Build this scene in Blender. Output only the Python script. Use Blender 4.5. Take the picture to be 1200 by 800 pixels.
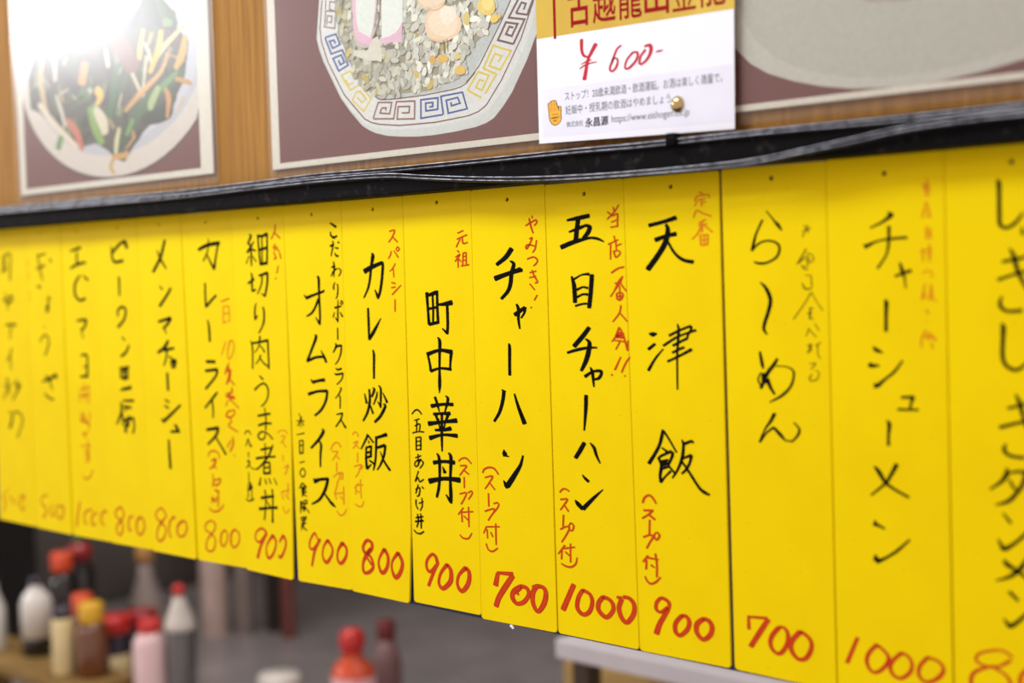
import bpy, bmesh, math, random
from mathutils import Vector
from mathutils.geometry import tessellate_polygon

for o in list(bpy.data.objects):
    bpy.data.objects.remove(o)
SC = bpy.context.scene
COL = SC.collection
ZO = 1.62                      # height of the hanging line of the menu strips above the floor

# ---------------------------------------------------------------- camera, light, exposure
cam_d = bpy.data.cameras.new('camera')
cam = bpy.data.objects.new('camera', cam_d)
COL.objects.link(cam)
cam.location = (1.4240, -0.7469, ZO - 0.0597)
cam.rotation_euler = (1.5208, 0.0284, 0.7582)
cam_d.sensor_width = 36.0
cam_d.lens = 50.0
cam_d.clip_start = 0.02
cam_d.clip_end = 50
cam_d.dof.use_dof = True
cam_d.dof.focus_distance = 1.045
cam_d.dof.aperture_fstop = 3.6
SC.camera = cam

vs = SC.view_settings
vs.view_transform = 'Standard'
vs.look = 'None'
vs.exposure = 0.0
vs.gamma = 1.0
vs.use_curve_mapping = False

world = bpy.data.worlds.new('room_light')
SC.world = world
world.use_nodes = True
wb = world.node_tree.nodes['Background']
wb.inputs['Color'].default_value = (1.0, 0.80, 0.73, 1)
wb.inputs['Strength'].default_value = 0.88

def lamp(name, loc, target, sx, sy, power, col):
    d = bpy.data.lights.new(name, 'AREA')
    d.shape = 'RECTANGLE'
    d.size, d.size_y = sx, sy
    d.energy = power
    d.color = col
    o = bpy.data.objects.new(name, d)
    COL.objects.link(o)
    o.location = (loc[0], loc[1], loc[2] + ZO)
    v = Vector((target[0] - loc[0], target[1] - loc[1], target[2] - loc[2]))
    o.rotation_euler = v.to_track_quat('-Z', 'Y').to_euler()
    return o
# fluorescent ceiling lamps of the dining side and of the kitchen
lamp('ceiling_lamp_counter', (0.30, -0.76, 0.88), (0.44, 0, -0.10), 0.75, 0.28, 13, (0.90, 1.0, 1.12))
lamp('ceiling_lamp_room', (-3.3, -1.84, 0.95), (0.06, 0, 0.2), 0.8, 0.40, 30, (0.95, 0.96, 1.0))
lamp('ceiling_lamp_kitchen', (-0.75, 0.55, 0.75), (-0.75, 0.7, -0.8), 0.9, 0.12, 10, (1.0, 0.97, 0.95))

# ---------------------------------------------------------------- helpers
def tag(o, label=None, cat=None, group=None, kind=None):
    if label: o['label'] = label
    if cat: o['category'] = cat
    if group: o['group'] = group
    if kind: o['kind'] = kind
    return o

def empty(name, loc, label, cat, group=None):
    o = bpy.data.objects.new(name, None)
    o.empty_display_size = 0.02
    COL.objects.link(o)
    o.location = (loc[0], loc[1], loc[2] + ZO)
    return tag(o, label, cat, group)

def obj(name, bm, mat, parent=None, loc=None, smooth=False):
    me = bpy.data.meshes.new(name)
    bm.normal_update()
    bm.to_mesh(me); bm.free()
    for m in (mat if isinstance(mat, (list, tuple)) else [mat]):
        me.materials.append(m)
    if smooth:
        for p in me.polygons: p.use_smooth = True
    o = bpy.data.objects.new(name, me)
    COL.objects.link(o)
    if parent: o.parent = parent
    elif loc: o.location = (loc[0], loc[1], loc[2] + ZO)
    return o

def box(bm, x0, x1, y0, y1, z0, z1, bev=0.0, mi=0):
    r = bmesh.ops.create_cube(bm, size=1.0)
    for v in r['verts']:
        v.co = Vector(((x0 + x1) / 2 + v.co.x * (x1 - x0), (y0 + y1) / 2 + v.co.y * (y1 - y0), (z0 + z1) / 2 + v.co.z * (z1 - z0)))
    es = list({e for v in r['verts'] for e in v.link_edges})
    fs = list({f for v in r['verts'] for f in v.link_faces})
    for f in fs: f.material_index = mi
    if bev > 0:
        r2 = bmesh.ops.bevel(bm, geom=es, offset=bev, segments=2, profile=0.5, affect='EDGES')
        for f in r2['faces']: f.material_index = mi

def lathe(bm, prof, seg=28, cx=0, cy=0, mi=0):
    rings = []
    for r, z in prof:
        rings.append([bm.verts.new((cx + max(r, 1e-5) * math.cos(2 * math.pi * k / seg), cy + max(r, 1e-5) * math.sin(2 * math.pi * k / seg), z)) for k in range(seg)])
    for a, b in zip(rings, rings[1:]):
        for k in range(seg):
            f = bm.faces.new((a[k], a[(k + 1) % seg], b[(k + 1) % seg], b[k])); f.material_index = mi
    f = bm.faces.new(list(reversed(rings[0]))); f.material_index = mi
    f = bm.faces.new(rings[-1]); f.material_index = mi

def tube(bm, pts, r, seg=8):
    pts = [Vector(p) for p in pts]
    rings = []
    for i, p in enumerate(pts):
        d = (pts[min(i + 1, len(pts) - 1)] - pts[max(i - 1, 0)]).normalized()
        a = d.cross(Vector((0, 0, 1)))
        if a.length < 1e-3: a = d.cross(Vector((1, 0, 0)))
        a.normalize(); b = a.cross(d)
        rings.append([bm.verts.new(p + r * (math.cos(2 * math.pi * k / seg) * a + math.sin(2 * math.pi * k / seg) * b)) for k in range(seg)])
    for a, b in zip(rings, rings[1:]):
        for k in range(seg):
            bm.faces.new((a[k], a[(k + 1) % seg], b[(k + 1) % seg], b[k]))
    bm.faces.new(list(reversed(rings[0]))); bm.faces.new(rings[-1])

def catmull(P, n=6):
    if len(P) < 3: return P
    Q = [P[0]] + list(P) + [P[-1]]
    out = []
    for i in range(1, len(Q) - 2):
        p0, p1, p2, p3 = Q[i - 1], Q[i], Q[i + 1], Q[i + 2]
        for k in range(n):
            t = k / n
            out.append(tuple(0.5 * (2 * b + (c - a) * t + (2 * a - 5 * b + 4 * c - d) * t * t + (3 * b - a - 3 * c + d) * t ** 3)
                             for a, b, c, d in zip(p0, p1, p2, p3)))
    out.append(P[-1])
    return out

def ribbon(bm, pts, y, c=0.73, smooth=True, lay=None, cap=0.3):
    """pen stroke: pts = (x, z, width); c = how much the nib was narrower sideways"""
    P = [(x * c, z, w) for x, z, w in pts]
    if smooth: P = catmull(P)
    Q = [P[0]]
    for p in P[1:]:
        if math.hypot(p[0] - Q[-1][0], p[1] - Q[-1][1]) > 1e-5: Q.append(p)
    if len(Q) < 2: return
    P = Q
    D = []
    for i in range(len(P)):
        a, b = P[max(i - 1, 0)], P[min(i + 1, len(P) - 1)]
        if 0 < i < len(P) - 1:
            d1 = Vector((P[i][0] - a[0], P[i][1] - a[1])).normalized()
            d2 = Vector((b[0] - P[i][0], b[1] - P[i][1])).normalized()
            d = d1 + d2
            d = d.normalized() if d.length > 0.2 else d1
            m = 1.0 / max(0.55, d.dot(d1)) if not smooth else 1.0
        else:
            d = Vector((b[0] - a[0], b[1] - a[1])).normalized(); m = 1.0
        D.append((d, m))
    secs = []
    d = D[0][0]; w = P[0][2]
    if cap: secs.append((P[0][0] - d.x * w * cap * .5, P[0][1] - d.y * w * cap * .5, w * .55, d, 1, 1))
    for p, (d, m) in zip(P, D): secs.append((p[0], p[1], p[2], d, m, 0))
    d = D[-1][0]; w = P[-1][2]
    if cap: secs.append((P[-1][0] + d.x * w * cap * .5, P[-1][1] + d.y * w * cap * .5, w * .55, d, 1, 1))
    offs = (-1, -.72, 0, .72, 1); ed = (1, .3, 0, .3, 1)
    rows = []
    for x, z, w, d, m, e in secs:
        nx, nz = -d.y, d.x
        row = []
        for o_, e_ in zip(offs, ed):
            v = bm.verts.new(((x + nx * o_ * w * .5 * m) / c, y, z + nz * o_ * w * .5 * m))
            if lay is not None: v[lay] = max(e_, e * .8)
            row.append(v)
        rows.append(row)
    for a, b in zip(rows, rows[1:]):
        for k in range(4): bm.faces.new((a[k], a[k + 1], b[k + 1], b[k]))

def flat(bm, poly, y):
    """filled flat outline facing the room"""
    vs_ = [bm.verts.new((x, y, z)) for x, z in poly]
    out = []
    for t in tessellate_polygon([[Vector((x, z, 0)) for x, z in poly]]):
        try:
            f = bm.faces.new([vs_[i] for i in t])
            out.append(f)
        except ValueError: pass
    for f in out:
        f.normal_update()
        if f.normal.y > 0: f.normal_flip()
    return out

def slab(bm, poly, y0, y1, hole=None, cham=0.0, mi=0):
    """outline extruded from y0 (front) to y1 (back), optional hole and front chamfer"""
    cx = sum(p[0] for p in poly) / len(poly); cz = sum(p[1] for p in poly) / len(poly)
    hx = max(abs(p[0] - cx) for p in poly); hz = max(abs(p[1] - cz) for p in poly)
    ins = [(cx + (x - cx) * (1 - cham / hx), cz + (z - cz) * (1 - cham / hz)) for x, z in poly]
    def loop(pl, y): return [bm.verts.new((x, y, z)) for x, z in pl]
    def fill(lo, lh, flip):
        allv = lo + (lh or [])
        polys = [[Vector((v.co.x, v.co.z, 0)) for v in lo]]
        if lh: polys.append([Vector((v.co.x, v.co.z, 0)) for v in lh])
        for t in tessellate_polygon(polys):
            try: f = bm.faces.new([allv[i] for i in t])
            except ValueError: continue
            f.material_index = mi
            f.normal_update()
            if (f.normal.y > 0) != flip: f.normal_flip()
    a = loop(ins, y0)
    h0 = loop(hole, y0) if hole else None
    fill(a, h0, False)
    loops = [a]
    if cham > 0: loops.append(loop(poly, y0 + cham))
    b = loop(poly, y1); loops.append(b)
    h1 = loop(hole, y1) if hole else None
    fill(b, h1, True)
    n = len(poly)
    for p, q in zip(loops, loops[1:]):
        for k in range(n):
            f = bm.faces.new((p[k], p[(k + 1) % n], q[(k + 1) % n], q[k])); f.material_index = mi
    if hole:
        m = len(hole)
        for k in range(m):
            f = bm.faces.new((h0[k], h0[(k + 1) % m], h1[(k + 1) % m], h1[k])); f.material_index = mi

def rounded(poly, radii, n=5):
    out = []
    N = len(poly)
    for i, p in enumerate(poly):
        r = radii[i]
        if r <= 0: out.append(p); continue
        a = Vector(poly[i - 1]) - Vector(p); b = Vector(poly[(i + 1) % N]) - Vector(p)
        a.normalize(); b.normalize()
        s, e, q = Vector(p) + a * r, Vector(p) + b * r, Vector(p)
        for k in range(n + 1):
            t = k / n
            v = s * (1 - t) ** 2 + q * 2 * t * (1 - t) + e * t * t
            out.append((v.x, v.y))
    return out

def text_mesh(bm, body, x, z, width, height, y, slant=0.0, bold=0.0):
    """printed lettering fitted into a width x height box whose lower left is (x, z); slant = rise along the line"""
    cu = bpy.data.curves.new('lettering', 'FONT')
    cu.body = body
    cu.resolution_u = 3
    cu.offset = bold
    t = bpy.data.objects.new('lettering_source', cu)
    COL.objects.link(t)
    bpy.context.view_layer.update()
    me = bpy.data.meshes.new_from_object(t.evaluated_get(bpy.context.evaluated_depsgraph_get()))
    xs = [v.co.x for v in me.vertices]; ys = [v.co.y for v in me.vertices]
    x0, x1, y0, y1 = min(xs), max(xs), min(ys), max(ys)
    vv = []
    for v in me.vertices:
        u = (v.co.x - x0) / (x1 - x0); w = (v.co.y - y0) / (y1 - y0)
        vv.append(bm.verts.new((x + u * width, y, z + w * height + slant * u)))
    for p in me.polygons:
        try:
            f = bm.faces.new([vv[i] for i in p.vertices]); f.normal_update()
            if f.normal.y > 0: f.normal_flip()
        except ValueError: pass
    bpy.data.objects.remove(t)
    bpy.data.curves.remove(cu)
    bpy.data.meshes.remove(me)

# ---------------------------------------------------------------- materials
def srgb(r, g, b):
    f = lambda v: (v / 12.92 if v <= .04045 else ((v + .055) / 1.055) ** 2.4)
    return (f(r / 255), f(g / 255), f(b / 255), 1)

def nmat(name):
    m = bpy.data.materials.new(name); m.use_nodes = True
    nt = m.node_tree
    return m, nt, nt.nodes['Principled BSDF']

def mat(name, col, rough=0.5, metal=0.0, var=0.0, scale=20.0, col2=None, spec=0.5, coat=0.0, bump=0.0, stretch=(1, 1, 1), detail=4.0):
    m, nt, b = nmat(name)
    b.inputs['Roughness'].default_value = rough
    b.inputs['Metallic'].default_value = metal
    b.inputs['Specular IOR Level'].default_value = spec
    b.inputs['Coat Weight'].default_value = coat
    tc = nt.nodes.new('ShaderNodeTexCoord'); mp = nt.nodes.new('ShaderNodeMapping')
    mp.inputs['Scale'].default_value = stretch
    nz = nt.nodes.new('ShaderNodeTexNoise')
    nz.inputs['Scale'].default_value = scale; nz.inputs['Detail'].default_value = detail
    nt.links.new(tc.outputs['Object'], mp.inputs['Vector']); nt.links.new(mp.outputs['Vector'], nz.inputs['Vector'])
    rp = nt.nodes.new('ShaderNodeValToRGB')
    c2 = col2 or tuple(v * (1 - var) for v in col[:3]) + (1,)
    rp.color_ramp.elements[0].position = .3; rp.color_ramp.elements[1].position = .7
    rp.color_ramp.elements[0].color = c2; rp.color_ramp.elements[1].color = col
    nt.links.new(nz.outputs['Fac'], rp.inputs['Fac'])
    nt.links.new(rp.outputs['Color'], b.inputs['Base Color'])
    if bump > 0:
        bp = nt.nodes.new('ShaderNodeBump'); bp.inputs['Strength'].default_value = bump; bp.inputs['Distance'].default_value = .001
        nt.links.new(nz.outputs['Fac'], bp.inputs['Height']); nt.links.new(bp.outputs['Normal'], b.inputs['Normal'])
    return m

def board_mat():
    m, nt, b = nmat('yellow_plastic_board')
    b.inputs['Roughness'].default_value = .5
    b.inputs['Specular IOR Level'].default_value = .06
    tc = nt.nodes.new('ShaderNodeTexCoord')
    n1 = nt.nodes.new('ShaderNodeTexNoise'); n1.inputs['Scale'].default_value = 14; n1.inputs['Detail'].default_value = 6
    n2 = nt.nodes.new('ShaderNodeTexNoise'); n2.inputs['Scale'].default_value = 420; n2.inputs['Detail'].default_value = 2
    for n in (n1, n2): nt.links.new(tc.outputs['Object'], n.inputs['Vector'])
    r1 = nt.nodes.new('ShaderNodeValToRGB')
    r1.color_ramp.elements[0].position = .30; r1.color_ramp.elements[0].color = (0.81, 0.605, 0.0, 1)
    r1.color_ramp.elements[1].position = .60; r1.color_ramp.elements[1].color = (0.855, 0.66, 0.0, 1)
    nt.links.new(n1.outputs['Fac'], r1.inputs['Fac'])
    r2 = nt.nodes.new('ShaderNodeValToRGB')          # specks of grease and dirt
    r2.color_ramp.elements[0].position = .20; r2.color_ramp.elements[0].color = (0.55, 0.5, 0.4, 1)
    r2.color_ramp.elements[1].position = .30; r2.color_ramp.elements[1].color = (1, 1, 1, 1)
    nt.links.new(n2.outputs['Fac'], r2.inputs['Fac'])
    mx = nt.nodes.new('ShaderNodeMix'); mx.data_type = 'RGBA'; mx.blend_type = 'MULTIPLY'; mx.inputs[0].default_value = 1
    nt.links.new(r1.outputs['Color'], mx.inputs[6]); nt.links.new(r2.outputs['Color'], mx.inputs[7])
    nt.links.new(mx.outputs[2], b.inputs['Base Color'])
    return m

def ink_mat(name, edge, mid, rough=.45):
    m, nt, b = nmat(name)
    b.inputs['Roughness'].default_value = rough
    b.inputs['Specular IOR Level'].default_value = .03
    at = nt.nodes.new('ShaderNodeAttribute'); at.attribute_name = 'edge'
    nz = nt.nodes.new('ShaderNodeTexNoise'); nz.inputs['Scale'].default_value = 160
    tc = nt.nodes.new('ShaderNodeTexCoord'); nt.links.new(tc.outputs['Object'], nz.inputs['Vector'])
    ad = nt.nodes.new('ShaderNodeMath'); ad.operation = 'MULTIPLY_ADD'
    ad.inputs[1].default_value = .9; ad.inputs[2].default_value = -.28
    nt.links.new(nz.outputs['Fac'], ad.inputs[0])
    sm = nt.nodes.new('ShaderNodeMath'); sm.operation = 'ADD'; sm.use_clamp = True
    nt.links.new(at.outputs['Fac'], sm.inputs[0]); nt.links.new(ad.outputs[0], sm.inputs[1])
    mx = nt.nodes.new('ShaderNodeMix'); mx.data_type = 'RGBA'
    nt.links.new(sm.outputs[0], mx.inputs[0])
    mx.inputs[6].default_value = mid; mx.inputs[7].default_value = edge
    nt.links.new(mx.outputs[2], b.inputs['Base Color'])
    return m

def wood_mat(name, ca, cb, sx=60, sz=2.5):
    m, nt, b = nmat(name)
    b.inputs['Roughness'].default_value = .6
    b.inputs['Specular IOR Level'].default_value = .2
    tc = nt.nodes.new('ShaderNodeTexCoord'); mp = nt.nodes.new('ShaderNodeMapping')
    mp.inputs['Scale'].default_value = (sx, 4, sz)
    nz = nt.nodes.new('ShaderNodeTexNoise'); nz.inputs['Scale'].default_value = 3; nz.inputs['Detail'].default_value = 8
    nz.inputs['Roughness'].default_value = .6
    nt.links.new(tc.outputs['Object'], mp.inputs['Vector']); nt.links.new(mp.outputs['Vector'], nz.inputs['Vector'])
    rp = nt.nodes.new('ShaderNodeValToRGB')
    rp.color_ramp.elements[0].position = .3; rp.color_ramp.elements[0].color = ca
    rp.color_ramp.elements[1].position = .7; rp.color_ramp.elements[1].color = cb
    nt.links.new(nz.outputs['Fac'], rp.inputs['Fac']); nt.links.new(rp.outputs['Color'], b.inputs['Base Color'])
    return m

def dusty_black(name, base, rough, dust, scale, top_sheen=None):
    m, nt, b = nmat(name)
    b.inputs['Roughness'].default_value = rough
    b.inputs['Specular IOR Level'].default_value = .05 if top_sheen is None else .22
    tc = nt.nodes.new('ShaderNodeTexCoord')
    nz = nt.nodes.new('ShaderNodeTexNoise'); nz.inputs['Scale'].default_value = scale; nz.inputs['Detail'].default_value = 6
    nt.links.new(tc.outputs['Object'], nz.inputs['Vector'])
    rp = nt.nodes.new('ShaderNodeValToRGB')
    rp.color_ramp.elements[0].position = .58; rp.color_ramp.elements[0].color = base
    rp.color_ramp.elements[1].position = .80; rp.color_ramp.elements[1].color = dust
    nt.links.new(nz.outputs['Fac'], rp.inputs['Fac'])
    col = rp.outputs['Color']
    if top_sheen:                                       # painted highlight: pale sheen mixed into the colour of upward-facing sides
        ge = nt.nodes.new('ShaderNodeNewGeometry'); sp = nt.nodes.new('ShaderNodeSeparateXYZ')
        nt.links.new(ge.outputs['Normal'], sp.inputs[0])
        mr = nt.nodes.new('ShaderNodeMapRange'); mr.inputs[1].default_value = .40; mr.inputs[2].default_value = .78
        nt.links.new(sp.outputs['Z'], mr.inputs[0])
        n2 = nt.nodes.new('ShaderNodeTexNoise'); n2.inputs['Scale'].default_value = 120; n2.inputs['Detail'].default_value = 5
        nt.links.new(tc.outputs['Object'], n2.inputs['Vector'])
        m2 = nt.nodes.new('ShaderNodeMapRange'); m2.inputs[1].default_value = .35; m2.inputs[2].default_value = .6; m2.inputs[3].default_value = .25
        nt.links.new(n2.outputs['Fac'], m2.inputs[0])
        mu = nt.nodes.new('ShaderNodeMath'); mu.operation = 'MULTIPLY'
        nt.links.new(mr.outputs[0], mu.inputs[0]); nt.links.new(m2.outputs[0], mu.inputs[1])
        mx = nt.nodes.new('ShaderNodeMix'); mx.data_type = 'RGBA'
        nt.links.new(mu.outputs[0], mx.inputs[0]); nt.links.new(col, mx.inputs[6]); mx.inputs[7].default_value = top_sheen
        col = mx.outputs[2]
    nt.links.new(col, b.inputs['Base Color'])
    return m

def film_mat():
    m = bpy.data.materials.new('clear_laminate'); m.use_nodes = True
    nt = m.node_tree; nt.nodes.clear()
    out = nt.nodes.new('ShaderNodeOutputMaterial')
    tr = nt.nodes.new('ShaderNodeBsdfTransparent'); tr.inputs['Color'].default_value = (.96, .955, .94, 1)
    gl = nt.nodes.new('ShaderNodeBsdfGlossy'); gl.inputs['Roughness'].default_value = .22
    fr = nt.nodes.new('ShaderNodeFresnel'); fr.inputs['IOR'].default_value = 1.5
    df = nt.nodes.new('ShaderNodeBsdfDiffuse'); df.inputs['Color'].default_value = (.46, .43, .39, 1)
    tc = nt.nodes.new('ShaderNodeTexCoord')
    nz = nt.nodes.new('ShaderNodeTexNoise'); nz.inputs['Scale'].default_value = 900; nz.inputs['Detail'].default_value = 3
    nt.links.new(tc.outputs['Object'], nz.inputs['Vector'])
    mr = nt.nodes.new('ShaderNodeMapRange'); mr.inputs[1].default_value = .56; mr.inputs[2].default_value = .76
    mr.inputs[3].default_value = .06; mr.inputs[4].default_value = .22
    nt.links.new(nz.outputs['Fac'], mr.inputs[0])
    m1 = nt.nodes.new('ShaderNodeMixShader'); m2 = nt.nodes.new('ShaderNodeMixShader')
    ge = nt.nodes.new('ShaderNodeNewGeometry')
    fs = []
    for src in (mr.outputs[0], fr.outputs[0]):        # only the outer face reflects and carries dust
        mu = nt.nodes.new('ShaderNodeMath'); mu.operation = 'SUBTRACT'; mu.use_clamp = True
        nt.links.new(src, mu.inputs[0]); nt.links.new(ge.outputs['Backfacing'], mu.inputs[1]); fs.append(mu.outputs[0])
    nt.links.new(fs[0], m1.inputs[0]); nt.links.new(tr.outputs[0], m1.inputs[1]); nt.links.new(df.outputs[0], m1.inputs[2])
    nt.links.new(fs[1], m2.inputs[0]); nt.links.new(m1.outputs[0], m2.inputs[1]); nt.links.new(gl.outputs[0], m2.inputs[2])
    nt.links.new(m2.outputs[0], out.inputs['Surface'])
    return m

def print_mat():
    m, nt, b = nmat('printed_photo_paper')
    b.inputs['Roughness'].default_value = .6
    at = nt.nodes.new('ShaderNodeAttribute'); at.attribute_name = 'ink'
    nz = nt.nodes.new('ShaderNodeTexNoise'); nz.inputs['Scale'].default_value = 350; nz.inputs['Detail'].default_value = 4
    tc = nt.nodes.new('ShaderNodeTexCoord'); nt.links.new(tc.outputs['Object'], nz.inputs['Vector'])
    rp = nt.nodes.new('ShaderNodeValToRGB')
    rp.color_ramp.elements[0].position = .25; rp.color_ramp.elements[0].color = (.92, .92, .92, 1)
    rp.color_ramp.elements[1].position = .75; rp.color_ramp.elements[1].color = (1.06, 1.06, 1.06, 1)
    nt.links.new(nz.outputs['Fac'], rp.inputs['Fac'])
    mx = nt.nodes.new('ShaderNodeMix'); mx.data_type = 'RGBA'; mx.blend_type = 'MULTIPLY'; mx.inputs[0].default_value = 1
    nt.links.new(at.outputs['Color'], mx.inputs[6]); nt.links.new(rp.outputs['Color'], mx.inputs[7])
    nt.links.new(mx.outputs[2], b.inputs['Base Color'])
    return m

M = {
    'board': board_mat(),
    'k': ink_mat('black_brush_ink', (.004, .004, .003, 1), (.006, .006, .004, 1), .7),
    'r': ink_mat('thin_red_marker', (.48, .040, .008, 1), (.58, .075, .010, 1)),
    'R': ink_mat('wide_red_marker', (.43, .022, .006, 1), (.62, .066, .014, 1)),
    'f': ink_mat('faded_red_marker', (.66, .190, .012, 1), (.72, .26, .012, 1)),
    'b': ink_mat('faded_black_ink', (.07, .05, .006, 1), (.15, .11, .008, 1)),
    'navy': mat('dark_blue_backing', (.006, .016, .09, 1), .45, var=.5, scale=30),
    'rail': dusty_black('black_lacquer', (.0035, .0035, .004, 1), .6, (.03, .028, .024, 1), 140),
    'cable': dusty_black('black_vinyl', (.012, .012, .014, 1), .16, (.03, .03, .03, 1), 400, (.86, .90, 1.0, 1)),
    'wood': wood_mat('orange_wood_panel', srgb(130, 88, 32), srgb(168, 122, 52)),
    'film': film_mat(),
    'print': print_mat(),
    'white': mat('white_card', srgb(238, 240, 246), .5, var=.02, scale=60),
    'brass': mat('brass', (.55, .43, .20, 1), .2, 1.0, var=.15, scale=80),
    'kraft': mat('brown_cardboard', srgb(190, 160, 96), .8, var=.15, scale=40),
    'tanwood': wood_mat('tan_wood', srgb(112, 88, 46), srgb(150, 122, 72), 6, 20),
    'steel': mat('brushed_steel', (.40, .385, .385, 1), .34, .4, var=.25, scale=9, stretch=(1, 1, 8)),
    'steel_dark': mat('steel_wall_painted_sheen', (.15, .138, .136, 1), .45, .1, scale=2.6, col2=(.025, .022, .021, 1), stretch=(1, 1, .6), detail=2),  # large blotches paint soft reflections and light patches into the steel colour
    'wall_dark': mat('dark_kitchen_wall', (.14, .125, .112, 1), .5, 0, scale=2.5, col2=(.04, .035, .032, 1), detail=2),
    'floor': mat('kitchen_floor', (.10, .09, .085, 1), .6, var=.4, scale=12),
}
def plain(name, rgb, rough=.35, var=.06, **k):
    return mat(name, srgb(*rgb), rough, var=var, scale=30, **k)

# ---------------------------------------------------------------- the setting
b = bmesh.new(); box(b, -1.2, 1.75, .0022, .034, 0.004, 0.62)
tag(obj('wall_front', b, M['wood'], loc=(0, 0, 0)), kind='structure')
b = bmesh.new(); box(b, -2.2, 2.2, 1.62, 1.70, -ZO, .9)
tag(obj('wall_back', b, M['steel_dark'], loc=(0, 0, 0)), kind='structure')
b = bmesh.new(); box(b, -1.86, -1.78, .034, 1.62, -ZO, .9)
tag(obj('wall_left', b, M['wall_dark'], loc=(0, 0, 0)), kind='structure')
b = bmesh.new(); box(b, -2.2, 2.2, -2.4, 1.70, -ZO - .05, -ZO)
tag(obj('floor', b, M['floor'], loc=(0, 0, 0)), kind='structure')
b = bmesh.new(); box(b, -1.2, 1.75, -.018, .0021, .0004, .0212, .0014)
tag(obj('trim_1', b, M['rail'], loc=(0, 0, 0)), kind='structure')

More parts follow.
